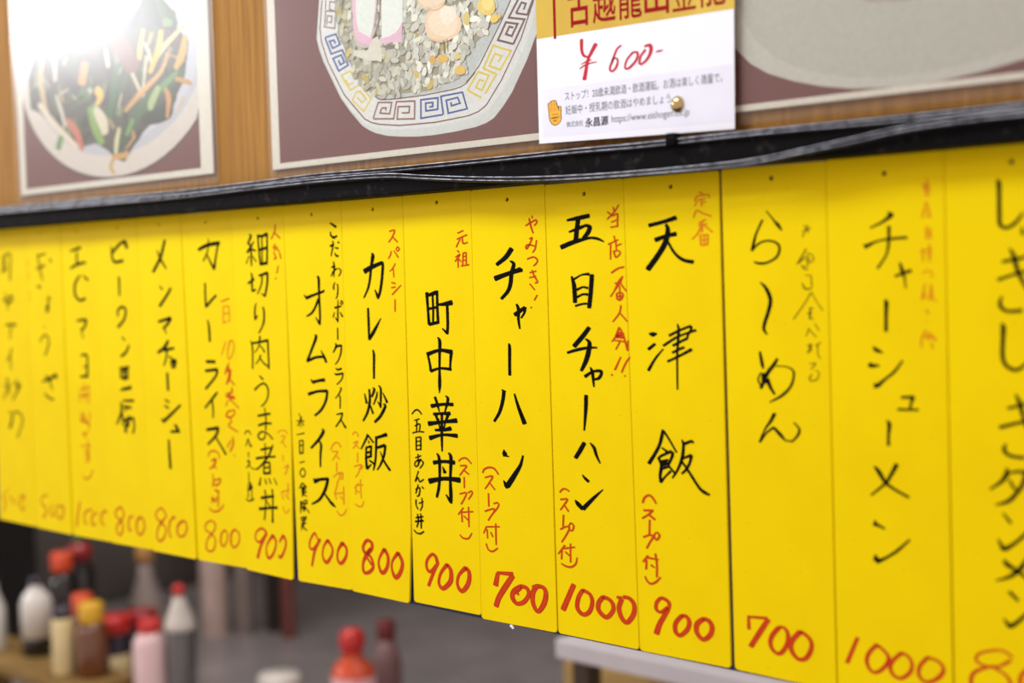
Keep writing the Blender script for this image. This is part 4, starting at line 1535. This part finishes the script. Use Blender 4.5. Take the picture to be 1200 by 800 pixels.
for i in range(16):
    ox = i * .075 - .075                     # drawing origin of the lettering
    hx, hz = HOLE[i][0] * 1e-4, HOLE[i][1] * 1e-4
    tl = (TOPX[i - 1] if i else -715) * 1e-4; tr = (TOPX[i] if i < 15 else 11262) * 1e-4
    g = .00013
    if i == 13: tl += .0012
    if i == 12: tr -= .0006
    (xl, zl), (xr, zr) = [(p[0] * 1e-4, p[1] * 1e-4) for p in (BL[i], BR[i])]
    zt = TOPZ[i] * 1e-4
    P = [(tl + g, zt), (tr - g, zt), (xr - g, zr), (xl + g, zl)]
    rad = [.0016, .0016, .0030, .0030]
    if i == 6:
        k = .62; m = (tr + (.4514 - tr) * k - .0004, zt + (zr - zt) * k)
        P.insert(2, m); rad = [.0016, .0016, 0, .0034, .003]
    if i == 8:
        k = .80; m = (tr + (.5990 - tr) * k - .0003, zt + (zr - zt) * k)
        P.insert(2, m); rad = [.0016, .0016, 0, .0034, .003]
    P = [(x - hx, z - hz) for x, z in P]
    P = rounded(P, rad)
    dy = rnd.uniform(0, .0006)
    root = empty('menu_strip', (hx, dy, hz), STRIPS[i], 'menu sign', 'yellow menu strips hanging in a row under the rail')
    root.rotation_euler = (rnd.uniform(-.002, .002), 0, rnd.uniform(-.004, .004))
    hole = [(.0016 * math.cos(-k * math.pi / 8), .0016 * math.sin(-k * math.pi / 8)) for k in range(16)]
    b = bmesh.new(); slab(b, P, 0, .0019, hole, .0002)
    obj('board', b, M['board'], root)
    if i == 10:
        b = bmesh.new()
        fx, fz = .7046 - hx, -.3206 - hz
        slab(b, [(fx, fz), (fx + .0014, fz + .0006), (fx + .0031, fz - .0004), (fx + .0040, fz - .0021), (fx + .0027, fz - .0026), (fx + .0016, fz - .0017), (fx + .0004, fz - .0012)], -.0004, .0005, None, .0001)
        obj('paint_flake', b, M['white'], root)['label'] = 'pale flake stuck to the lower edge'
    scale_w = 1.46 if i < 6 else 1.55 if i > 13 else 1.38 if i == 13 else 1.22
    c = .74
    for pn, col, strokes in INKS[i]:
        b = bmesh.new(); lay = b.verts.layers.float.new('edge')
        n = 0
        for st in strokes:
            n += 1
            ribbon(b, [(x + ox - hx, z - hz, w * (scale_w if pn == 'dish_name' else 1.15 if pn == 'note' else 1.06)) for x, z, w in st], -.00012 - n * 2e-6, c, True, lay)
        key = col
        if col == 'f' and i in (13,): key = 'b'
        o = obj(PN[pn], b, M[key], root)
        if pn == 'note': o['label'] = {'k': 'small black note', 'r': 'red handwritten note', 'f': 'faded handwritten note'}[col]
        if pn == 'price': o['label'] = 'red handwritten price'

# ---------------------------------------------------------------- cables on the rail
def cable(name, pts, y, label):
    P = [(x * 1e-4, y, z * 1e-4) for x, z in pts]
    P = [tuple(p) for p in catmull(P, 6)]
    root = empty(name, P[len(P) // 2], label, 'cable', 'black twin cables along the rail')
    L = root.location
    for s in (-1, 1):
        b = bmesh.new()
        Q = []
        for k, p in enumerate(P):
            tw = .0012 * math.sin(k * .35) * .35
            Q.append((p[0] - L.x, p[1] - L.y + tw * s, p[2] + ZO - L.z + s * .00118))
        tube(b, Q, .00098, 10)
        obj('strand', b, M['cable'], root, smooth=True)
c1 = [(-9000, 207), (-4000, 205), (-470, 205), (-85, 204), (1656, 199), (3140, 185), (4422, 192), (5241, 203), (6044, 190), (7055, 185), (7982, 184), (8525, 178), (9188, 182), (9643, 182), (10050, 178), (10587, 176), (11155, 181), (14000, 184)]
c2 = [(-9000, 168), (-4000, 167), (-433, 166), (-49, 166), (1687, 156), (3167, 145), (4447, 155), (5265, 160), (6065, 146), (6492, 107), (6983, 63), (7502, 27), (7993, 8), (8536, 0), (9134, 2), (9444, 14), (9740, 45), (10060, 78), (10332, 112), (10607, 130), (10821, 136), (11163, 139), (14000, 140)]
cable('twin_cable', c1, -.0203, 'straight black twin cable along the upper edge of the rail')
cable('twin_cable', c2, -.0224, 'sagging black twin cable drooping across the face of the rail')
b = bmesh.new(); box(b, -.004, .004, -.0035, .0045, -.0035, .0045, .0012); box(b, -.0012, .0012, -.0045, -.003, -.0012, .0012, .0004)
tag(obj('cable_clip', b, M['rail'], loc=(.8790, -.0205, .0192)), 'small black clip holding the upper cable below the white price card', 'clip')

# ---------------------------------------------------------------- posters
ARTS = {}
for ln in ART.strip().split('\n'):
    if ln[0] == '@': cur = ARTS.setdefault(ln[1:], []); continue
    k, c, *pp = ln.split()
    cur.append((k, tuple(int(v) for v in c.split(',')), [tuple(float(v) * 1e-4 for v in t.split(',')) for t in pp]))

class Print:
    """flat printed picture: coloured shapes, each a hair in front of the one before"""
    def __init__(s, ox, oz, x0, x1, z0, z1, y=-.001):
        s.b = bmesh.new(); s.ox, s.oz, s.y = ox, oz, y; s.lim = (x0, x1, z0, z1); s.cols = []; s.n0 = 0
    def put(s, col):
        s.b.faces.ensure_lookup_table()
        while len(s.cols) < len(s.b.faces): s.cols.append(srgb(*col))
        s.y -= 1e-6
    def poly(s, pts, col):
        x0, x1, z0, z1 = s.lim
        pts = [(min(max(x, x0), x1) - s.ox, min(max(z, z0), z1) - s.oz) for x, z in pts]
        flat(s.b, pts, s.y); s.put(col)
    def stroke(s, pts, col, smooth=False):
        x0, x1, z0, z1 = s.lim
        pts = [(min(max(x, x0), x1) - s.ox, min(z, z1) - s.oz, w) for x, z, w in pts]
        ribbon(s.b, pts, s.y, .74, smooth, None, 0 if not smooth else .3)
        for f in s.b.faces[len(s.cols):] if False else []: pass
        s.put(col)
    def build(s, name, root):
        bm = s.b
        me = bpy.data.meshes.new(name)
        bm.normal_update(); bm.to_mesh(me); bm.free()
        me.materials.append(M['print'])
        at = me.color_attributes.new('ink', 'FLOAT_COLOR', 'CORNER')
        for p in me.polygons:
            for li in p.loop_indices: at.data[li].color = s.cols[p.index]
        o = bpy.data.objects.new(name, me); COL.objects.link(o); o.parent = root
        return o

def art(pr, key, smooth=True):
    for k, c, pp in ARTS[key]:
        if k == 'p': pr.poly(pp, c)
        else: pr.stroke(pp if smooth else [(x, z, w * 1.3) for x, z, w in pp], c, smooth)

MAROON, CREAM = (110, 60, 58), (226, 226, 212)
def poster(x0, x1, z0, z1, bl, bb, br, bt, lam, label):
    root = empty('laminated_poster', ((x0 + x1) / 2, 0, z0), label, 'poster', 'laminated dish photos on the wood panel')
    ox, oz = (x0 + x1) / 2, z0
    b = bmesh.new(); box(b, x0 - ox, x1 - ox, -.00095, .0006, 0, z1 - z0)
    obj('paper_sheet', b, M['white'], root)
    pr = Print(ox, oz, x0 + bl, x1 - br, z0 + bb, z1 - bt)
    pr.lim = (x0, x1, z0, z1)
    pr.poly([(x0, z0), (x1, z0), (x1, z1), (x0, z1)], CREAM)
    pr.lim = (x0 + bl, x1 - br, z0 + bb, z1 - bt)
    pr.poly([(x0 + bl, z0 + bb), (x1 - br, z0 + bb), (x1 - br, z1 - bt), (x0 + bl, z1 - bt)], MAROON)
    b = bmesh.new()
    P = rounded([(lam[0] - ox, lam[3] - oz), (lam[1] - ox, lam[3] - oz), (lam[1] - ox, lam[2] - oz), (lam[0] - ox, lam[2] - oz)], [.006] * 4)
    slab(b, P, -.0021, -.0018, None, .0001)
    f = obj('laminate_film', b, M['film'], root)
    return root, pr

# oval white plate of stir fried greens
r1, pr = poster(.0015, .3535, .0345, .2835, .0125, .0060, .0190, .006, (-.0050, .3632, .0255, .2900), 'laminated photo poster of a white plate of stir fried greens, lamp glare on it')
def oval(cx, cz, rx, rz, n=64): return [(cx + rx * math.cos(2 * math.pi * k / n), cz + rz * math.sin(2 * math.pi * k / n)) for k in range(n)]
pr.poly(oval(.1912, .1585, .1806, .1205), (92, 62, 58))
pr.poly(oval(.1912, .1603, .1806, .1179), (216, 212, 202))
pr.poly(oval(.1930, .1640, .1600, .1010), (192, 196, 204))
pr.poly(oval(.1930, .1680, .1540, .0950), (200, 205, 214))
art_base = ARTS['greens'][0][2]
def inside(x, z, P):
    c = False
    for (x1, z1), (x2, z2) in zip(P, P[1:] + P[:1]):
        if (z1 > z) != (z2 > z) and x < (x2 - x1) * (z - z1) / (z2 - z1) + x1: c = not c
    return c
pr.poly(art_base, (78, 80, 68))
rg = random.Random(5)
pal = [(58, 84, 54), (44, 62, 48), (70, 104, 62), (206, 200, 172), (196, 190, 150), (150, 140, 110), (186, 152, 92), (96, 84, 72), (120, 140, 96), (52, 56, 52), (176, 186, 150)]
bx = [p[0] for p in art_base]; bz = [p[1] for p in art_base]
n = 0
while n < 170:
    x, z = rg.uniform(min(bx), max(bx)), rg.uniform(min(bz), .26)
    a = rg.gauss(1.2, .7); L = rg.uniform(.008, .026)
    dx, dz = L * math.cos(a), L * math.sin(a)
    if not (inside(x, z, art_base) and inside(x + dx, z + dz, art_base)): continue
    n += 1; w = rg.choice((.0022, .003, .004, .006, .008))
    col = rg.choice(pal) if w < .005 else rg.choice(pal[:3] + pal[7:10])
    pr.stroke([(x, z, w * .7), (x + dx * .5 + rg.uniform(-.002, .002), z + dz * .5, w), (x + dx, z + dz, w * .6)], col, True)
ARTS['greens'] = ARTS['greens'][1:]
art(pr, 'greens')
pr.build('photo_print', r1)

# eight sided bowl of fried rice
r2, pr = poster(.4402, .7850, .0314, .2835, .0105, .0048, .0105, .006, (.4368, .7935, .0245, .2900), 'laminated photo poster of a patterned octagonal bowl of fried rice')
art(pr, 'rice', False)
rg = random.Random(11)
heap = ARTS['rice'][-1][2]
def inside(x, z, P):
    c = False
    for (x1, z1), (x2, z2) in zip(P, P[1:] + P[:1]):
        if (z1 > z) != (z2 > z) and x < (x2 - x1) * (z - z1) / (z2 - z1) + x1: c = not c
    return c
zx = [p[0] for p in heap]; zz = [p[1] for p in heap]
made = 0
while made < 900:
    x, z = rg.uniform(min(zx), max(zx)), rg.uniform(min(zz), .2)
    if not inside(x, z, heap): continue
    made += 1
    a = rg.uniform(0, math.pi); L, W = rg.uniform(.0032, .0054), rg.uniform(.0019, .0029)
    pts = []
    for k in range(10):
        t = 2 * math.pi * k / 10
        u, v = L * math.cos(t), W * math.sin(t)
        pts.append((x + u * math.cos(a) - v * math.sin(a), z + u * math.sin(a) + v * math.cos(a)))
    d = max(0, min(1, (x - .545) / .10 + rg.uniform(-.35, .35)))
    base = [184 + 40 * d, 187 + 42 * d, 164 + 50 * d]
    k = rg.uniform(.82, 1.08)
    if rg.random() < .05: base = [208, 190, 96]
    pr.poly(pts, tuple(min(246, v * k) for v in base))
art(pr, 'ricetop', True)
pr.build('photo_print', r2)

# big pale plate, cut by the frame
r3, pr = poster(.8780, 1.2350, .0346, .2835, .0105, .0039, .0105, .006, (.8660, 1.2440, .0262, .2900), 'laminated photo poster of a large pale grey plate, beside the white price card')
art(pr, 'bigplate')
pr.build('photo_print', r3)

# ---------------------------------------------------------------- price card with its thumbtack
CO = (.8340, -.0060, .0640)
root = empty('price_card', CO, 'white price card with gold band and red ¥600 pinned over the posters', 'price card')
K = [(.7520, .0280), (.9159, .0238), (.9177, .1420), (.7523, .1420)]
rel = lambda P: [(x - CO[0], z - CO[2]) for x, z in P]
b = bmesh.new(); slab(b, rel(K), 0, .0003)
obj('card_sheet', b, M['white'], root)
GOLD = mat('gold_foil_print', srgb(226, 200, 86), .33, .2, scale=14, col2=srgb(190, 154, 44), stretch=(1, 1, .3))
b = bmesh.new(); flat(b, rel([(.7523, .1004), (.9177, .0974), (.9177, .1420), (.7523, .1420)]), -.00005)
obj('gold_band', b, GOLD, root)
REDP = plain('red_print', (150, 18, 26), .6, spec=.05)
b = bmesh.new()
b2 = [(-.0660, .0405)]
for ch, k, bold in (('古', 0, .014), ('越', 1, .008), ('龍', 2, .008), ('山', 3, .014), ('金', 4, 0), ('龍', 5, .008)):
    text_mesh(b, ch, .7818 + .0219 * k - CO[0], .1040 - .0005 * k - CO[2], .0200, .0262, -.0001, -.0004, bold)
flat(b, rel([(.7682, .0983), (.7706, .0983), (.7706, .1330), (.7682, .1330)]), -.0001)
flat(b, rel([(.7706, .1308), (.7760, .1307), (.7760, .1330), (.7706, .1330)]), -.0001)
obj('brand_lettering', b, REDP, root)
b = bmesh.new(); lay = b.verts.layers.float.new('edge')
for n, (k, c, pp) in enumerate(ARTS['card']):
    ribbon(b, [(x - CO[0], z - CO[2], w) for x, z, w in pp], -.0001 - n * 2e-6, .74, True, lay)
obj('price_lettering', b, ink_mat('pink_red_marker', (.46, .020, .036, 1), (.58, .045, .065, 1)), root)
b = bmesh.new(); flat(b, rel([(.7560, .0318), (.9150, .0282), (.9150, .0640), (.7550, .0650)]), -.00004)
obj('notice_box', b, plain('pale_blue_print', (228, 232, 243), .5), root)
b = bmesh.new()
text_mesh(b, 'ストップ！20歳未満飲酒・飲酒運転。お酒は楽しく適量で。', .7770 - CO[0], .0552 - CO[2], .1305, .0062, -.0001, -.0016)
text_mesh(b, '妊娠中・授乳期の飲酒はやめましょう。', .7773 - CO[0], .0457 - CO[2], .0925, .0062, -.0001, -.0010)
text_mesh(b, '株式会社', .7779 - CO[0], .0370 - CO[2], .0150, .0040, -.0001, 0)
text_mesh(b, 'https://www.eishogen.co.jp', .8178 - CO[0], .0352 - CO[2], .0640, .0062, -.0001, -.0010)
obj('notice_lettering', b, plain('grey_print', (84, 86, 96), .6, spec=.05), root)
b = bmesh.new()
text_mesh(b, '永昌源', .7946 - CO[0], .0354 - CO[2], .0205, .0064, -.0001, 0, .02)
obj('company_lettering', b, plain('black_print', (30, 30, 38), .6, spec=.05), root)
hand = ARTS['hand']
b = bmesh.new(); flat(b, rel(hand[0][2]), -.00006)
ho = obj('hand_symbol', b, plain('dark_brown_print', (84, 58, 30), .5), root)
b = bmesh.new(); flat(b, rel(hand[1][2]), -.00010)
obj('palm', b, plain('amber_print', (242, 178, 40), .5), ho)
b = bmesh.new()
for k, c, pp in hand[2:6]: ribbon(b, [(x - CO[0], z - CO[2], w * .6) for x, z, w in pp], -.00014, .74, False, None, 0)
hx0 = min(p[0] for p in hand[1][2]); hx1 = max(p[0] for p in hand[1][2]); hz0 = min(p[1] for p in hand[1][2]); hz1 = max(p[1] for p in hand[1][2])
hw, hh = hx1 - hx0, hz1 - hz0
text_mesh(b, 'STOP!', hx0 + hw * .25 - CO[0], hz0 + hh * .40 - CO[2], hw * .55, hh * .06, -.00014)
text_mesh(b, '20歳未満', hx0 + hw * .20 - CO[0], hz0 + hh * .26 - CO[2], hw * .66, hh * .085, -.00014, 0, .02)
text_mesh(b, '飲酒', hx0 + hw * .36 - CO[0], hz0 + hh * .13 - CO[2], hw * .34, hh * .09, -.00014, 0, .02)
obj('palm_lettering', b, M['k'], ho)

root = empty('thumbtack', (.8724, -.0060, .0434), 'round brass thumbtack pinning the white price card', 'thumbtack')
b = bmesh.new()
lathe(b, [(.0052, 0), (.0053, .0004), (.0050, .0010), (.0040, .0019), (.0026, .0026), (.0010, .0029), (.00002, .0030)], 24)
for v in b.verts: v.co = Vector((v.co.x, -v.co.z, v.co.y))
obj('head', b, M['brass'], root, smooth=True)
b = bmesh.new()
lathe(b, [(.0005, 0), (.0005, .0075), (.0001, .0090)], 8)
for v in b.verts: v.co = Vector((v.co.x, v.co.z - .0004, v.co.y))
obj('pin', b, M['steel'], root, smooth=True)

# ---------------------------------------------------------------- kitchen behind the strips
WT = -.86
root = empty('worktop', (-.6, .95, -ZO), 'long steel kitchen worktop under the blurred bottles', 'worktop')
def rb(bm, o, *a, **k): box(bm, a[0] - o[0], a[1] - o[0], a[2] - o[1], a[3] - o[1], a[4] - o[2], a[5] - o[2], **k)
O = (-.6, .95, -ZO)
b = bmesh.new(); rb(b, O, -1.74, .95, .34, 1.58, WT - .035, WT, bev=.004); obj('top', b, M['steel'], root)
for x in (-1.68, .85):
    for y in (.42, 1.50):
        b = bmesh.new(); lathe(b, [(.022, 0), (.022, ZO + WT - .035)], 14, x - O[0], y - O[1]); obj('leg', b, M['steel'], root, smooth=True)

O = (-.93, .478, WT)
root = empty('wooden_riser', O, 'tan wooden riser shelf under the bottles at lower left', 'shelf')
b = bmesh.new(); rb(b, O, -1.16, -.70, .420, .536, -.748, -.730, bev=.003); obj('top', b, M['tanwood'], root)
for x in (-1.15, -.725):
    b = bmesh.new(); rb(b, O, x, x + .018, .43, .53, WT, -.748, bev=.002); obj('side_panel', b, M['tanwood'], root)

def bottle(name, x, y, z, body, bm_, cap, cm, label, cat='bottle', lab=None, lm=None, lab_lab=None, grp='bottles and jars on the kitchen worktop', cap_name='cap'):
    root = empty(name, (x, y, z), label, cat, grp)
    b = bmesh.new(); lathe(b, body); obj('body', b, bm_, root, smooth=True)
    if cap:
        b = bmesh.new(); lathe(b, cap); obj(cap_name, b, cm, root, smooth=True)
    if lab:
        b = bmesh.new(); lathe(b, lab); obj('paper_label', b, lm, root, smooth=True)
    return root

GL = dict(coat=.6)
white_p = plain('white_plastic', (226, 226, 218), .3, **GL); cream_p = plain('cream_label', (224, 206, 150), .4, **GL)
black_g = plain('dark_glass', (16, 16, 16), .12, **GL); orange_p = plain('orange_cap', (226, 78, 26), .3, **GL)
yellow_p = plain('yellow_cap', (228, 178, 18), .3, **GL); brown_s = plain('brown_sauce', (104, 58, 26), .25, **GL)
red_p = plain('red_cap', (206, 26, 22), .3, **GL); dred_p = plain('deep_red_cap', (150, 10, 22), .3, **GL)
pink_p = plain('pink_white_label', (226, 196, 196), .4, **GL); grey_g = plain('smoky_grey_plastic', (92, 92, 94), .2, **GL)
orange_s = plain('orange_sauce', (232, 96, 60), .2, **GL); green_p = plain('green_cap', (62, 104, 52), .35, **GL)
navy_g = plain('navy_glass', (44, 42, 60), .15, **GL); dust_pk = plain('dusty_pink_plastic', (128, 98, 98), .4)

RT = -.730
# on the wooden riser
bottle('sauce_bottle', -.967, .500, RT, [(.026, 0), (.028, .004), (.028, .030), (.0279, .034)], black_g,
       [(.012, .128), (.012, .140), (.010, .142)], navy_g, 'white bottle with black base standing on the wooden riser',
       lab=[(.0282, .034), (.0282, .094), (.022, .110), (.012, .120), (.011, .128)], lm=white_p)
bottle('sauce_bottle', -1.062, .462, RT, [(.022, 0), (.024, .004), (.024, .080), (.012, .110), (.012, .128)], white_p,
       [(.014, .126), (.014, .146), (.012, .148)], navy_g, 'white bottle at the left frame edge beside the black based bottle')
bottle('seasoning_jar', -.806, .462, RT, [(.017, 0), (.019, .004), (.019, .092), (.015, .100)], cream_p,
       [(.016, .098), (.016, .114), (.014, .117)], navy_g, 'cream labelled jar at the front edge of the wooden riser', 'jar', cap_name='lid')
bottle('seasoning_jar', -.762, .492, RT, [(.026, 0), (.028, .004), (.028, .078), (.020, .092)], brown_s,
       [(.019, .090), (.021, .095), (.021, .122), (.018, .126)], yellow_p, 'brown sauce jar with yellow lid on the wooden riser', 'jar', cap_name='lid')
bottle('seasoning_jar', -.822, .510, RT, [(.020, 0), (.022, .004), (.022, .086), (.017, .094)], dust_pk,
       [(.017, .092), (.018, .096), (.018, .126), (.015, .129)], orange_p, 'small jar with orange lid behind the cream labelled jar', 'jar', cap_name='lid')
bottle('sauce_bottle', -1.035, .590, WT, [(.026, 0), (.027, .004), (.027, .230), (.014, .260)], black_g,
       [(.019, .258), (.020, .262), (.020, .290), (.017, .294)], orange_p, 'dark bottle with orange red cap behind the wooden riser')
bottle('sauce_bottle', -1.075, .650, WT, [(.028, 0), (.029, .004), (.029, .240), (.022, .258), (.021, .270)], black_g,
       [(.010, .296), (.011, .300), (.011, .320), (.009, .323)], green_p, 'dark bottle with red collar and green cap behind the wooden riser',
       lab=[(.024, .264), (.024, .288), (.012, .298)], lm=dred_p)
# on the worktop
bottle('sake_bottle', -1.020, .760, WT, [(.034, 0), (.036, .004), (.036, .170), (.016, .220), (.014, .255)], plain('milky_glass', (150, 140, 136), .25, **GL),
       [(.017, .250), (.018, .254), (.018, .276), (.015, .280)], plain('tan_cap', (180, 136, 74), .4), 'tall milky bottle with tan cap against the dark wall')
bottle('seasoning_jar', -.862, .592, WT, [(.026, 0), (.028, .004), (.028, .168), (.024, .172)], navy_g,
       [(.030, .168), (.031, .172), (.031, .194), (.028, .198)], red_p, 'tall jar with wide red lid right of the wooden riser', 'jar',
       lab=[(.0283, .060), (.0283, .130)], lm=cream_p, cap_name='lid')
bottle('seasoning_jar', -.900, .672, WT, [(.026, 0), (.028, .004), (.028, .160), (.024, .164)], black_g,
       [(.030, .162), (.031, .166), (.031, .184), (.028, .188)], dred_p, 'dark jar with deep red lid behind the wide red lid', 'jar', cap_name='lid')
bottle('sauce_bottle', -.667, .545, WT, [(.027, 0), (.029, .004), (.029, .190), (.020, .208)], pink_p,
       [(.018, .206), (.019, .210), (.019, .228), (.016, .231)], red_p, 'pink and white bottle with red cap next to the grey squeeze bottle')
bottle('squeeze_bottle', -.628, .580, WT, [(.024, 0), (.026, .004), (.026, .205), (.022, .215)], grey_g,
       [(.005, .270), (.010, .271), (.010, .285), (.006, .288)], red_p, 'grey squeeze bottle with white cone top and red tip', 'bottle',
       lab=[(.026, .212), (.026, .222), (.012, .258), (.008, .271)], lm=white_p)
bottle('sauce_bottle', -.413, .775, WT, [(.034, 0), (.037, .005), (.037, .132), (.031, .146), (.018, .157), (.016, .166)], orange_s,
       [(.014, .163), (.0195, .169), (.0225, .182), (.0215, .194), (.0165, .203), (.008, .207)], red_p, 'orange sauce bottle with round bright red cap below the 800 strip',
       lab=[(.0374, .030), (.0374, .128)], lm=plain('red_white_label', (232, 226, 232), .35, col2=srgb(214, 44, 38)))
bottle('sauce_bottle', -.595, 1.010, WT, [(.026, 0), (.028, .004), (.028, .070), (.016, .112)], dust_pk,
       [(.017, .110), (.018, .114), (.018, .142), (.015, .146)], plain('dull_red_cap', (112, 40, 42), .45), 'dull pink bottle with dark red cap behind the orange sauce bottle')
bottle('food_container', -.583, .748, WT, [(.034, 0), (.036, .004), (.036, .080), (.034, .084)], grey_g,
       [(.038, .082), (.039, .086), (.039, .098), (.034, .106)], white_p, 'round container with white lid left of the orange sauce bottle', 'container', cap_name='lid')

# pipes on the far wall
for x, y, r, c, lab in ((-1.26, 1.08, .030, (228, 208, 200), 'pale beige vertical pipe, the thickest one on the far kitchen wall'),
                        (-1.208, 1.125, .020, (156, 144, 140), 'grey vertical pipe beside the pale beige pipe'),
                        (-1.176, 1.185, .020, (52, 45, 42), 'dark brown vertical pipe right of the grey pipe'),
                        (-1.100, 1.165, .016, (136, 78, 70), 'reddish brown vertical pipe nearest the sauce bottle')):
    root = empty('wall_pipe', (x, y, -ZO), lab, 'pipe', 'vertical pipes at the back of the kitchen')
    b = bmesh.new(); lathe(b, [(r, 0), (r, ZO + .6)], 20); obj('tube', b, plain('pipe_paint', c, .45, .2), root, smooth=True)
    b = bmesh.new(); lathe(b, [(r + .004, ZO - .62), (r + .006, ZO - .615), (r + .006, ZO - .585), (r + .004, ZO - .58)], 20); obj('coupling', b, plain('pipe_paint', c, .45, .2), root, smooth=True)

# steel overshelf and a box under it, lower right
O = (.6, .80, WT)
root = empty('steel_overshelf', O, 'bright steel overshelf whose long edge runs below the right hand strips', 'shelf')
b = bmesh.new(); rb(b, O, .165, .94, .645, .97, -.578, -.552, bev=.003); obj('top', b, plain('pale_steel', (226, 228, 236), .4, .06), root)
for x in (.19, .91):
    for y in (.68, .95):
        b = bmesh.new(); rb(b, O, x - .014, x + .014, y - .014, y + .014, WT, -.578, bev=.002); obj('leg', b, plain('rusty_steel', (74, 58, 40), .5, .3), root)
O = (.16, .87, WT)
root = empty('cardboard_box', O, 'beige cardboard box under the bright steel overshelf', 'box')
b = bmesh.new(); rb(b, O, .04, .30, .80, .92, WT, -.640, bev=.002); obj('body', b, M['kraft'], root)
for s in (0, 1):
    b = bmesh.new(); rb(b, O, .042, .298, .802 + .059 * s, .859 + .059 * s, -.640, -.637, bev=.001); obj('flap', b, M['kraft'], root)

# dark cabinet at the left end of the worktop
O = (-1.63, .56, WT)
root = empty('wall_cabinet', O, 'tall black cabinet at the far left end of the kitchen worktop', 'cabinet')
DK = plain('black_panel', (14, 13, 13), .5)
b = bmesh.new(); rb(b, O, -1.77, -1.50, .37, .785, WT, .30, bev=.004); obj('body', b, DK, root)
b = bmesh.new(); rb(b, O, -1.50, -1.485, .38, .775, WT + .02, .28, bev=.003); d = obj('door', b, DK, root)
b = bmesh.new(); tube(b, [(-1.472 - O[0], .72 - O[1], -.35 - O[2]), (-1.472 - O[0], .72 - O[1], -.20 - O[2])], .006); box(b, -1.486 - O[0], -1.470 - O[0], .716 - O[1], .724 - O[1], -.345 - O[2], -.335 - O[2]); box(b, -1.486 - O[0], -1.470 - O[0], .716 - O[1], .724 - O[1], -.215 - O[2], -.205 - O[2]); obj('handle', b, M['steel'], d)
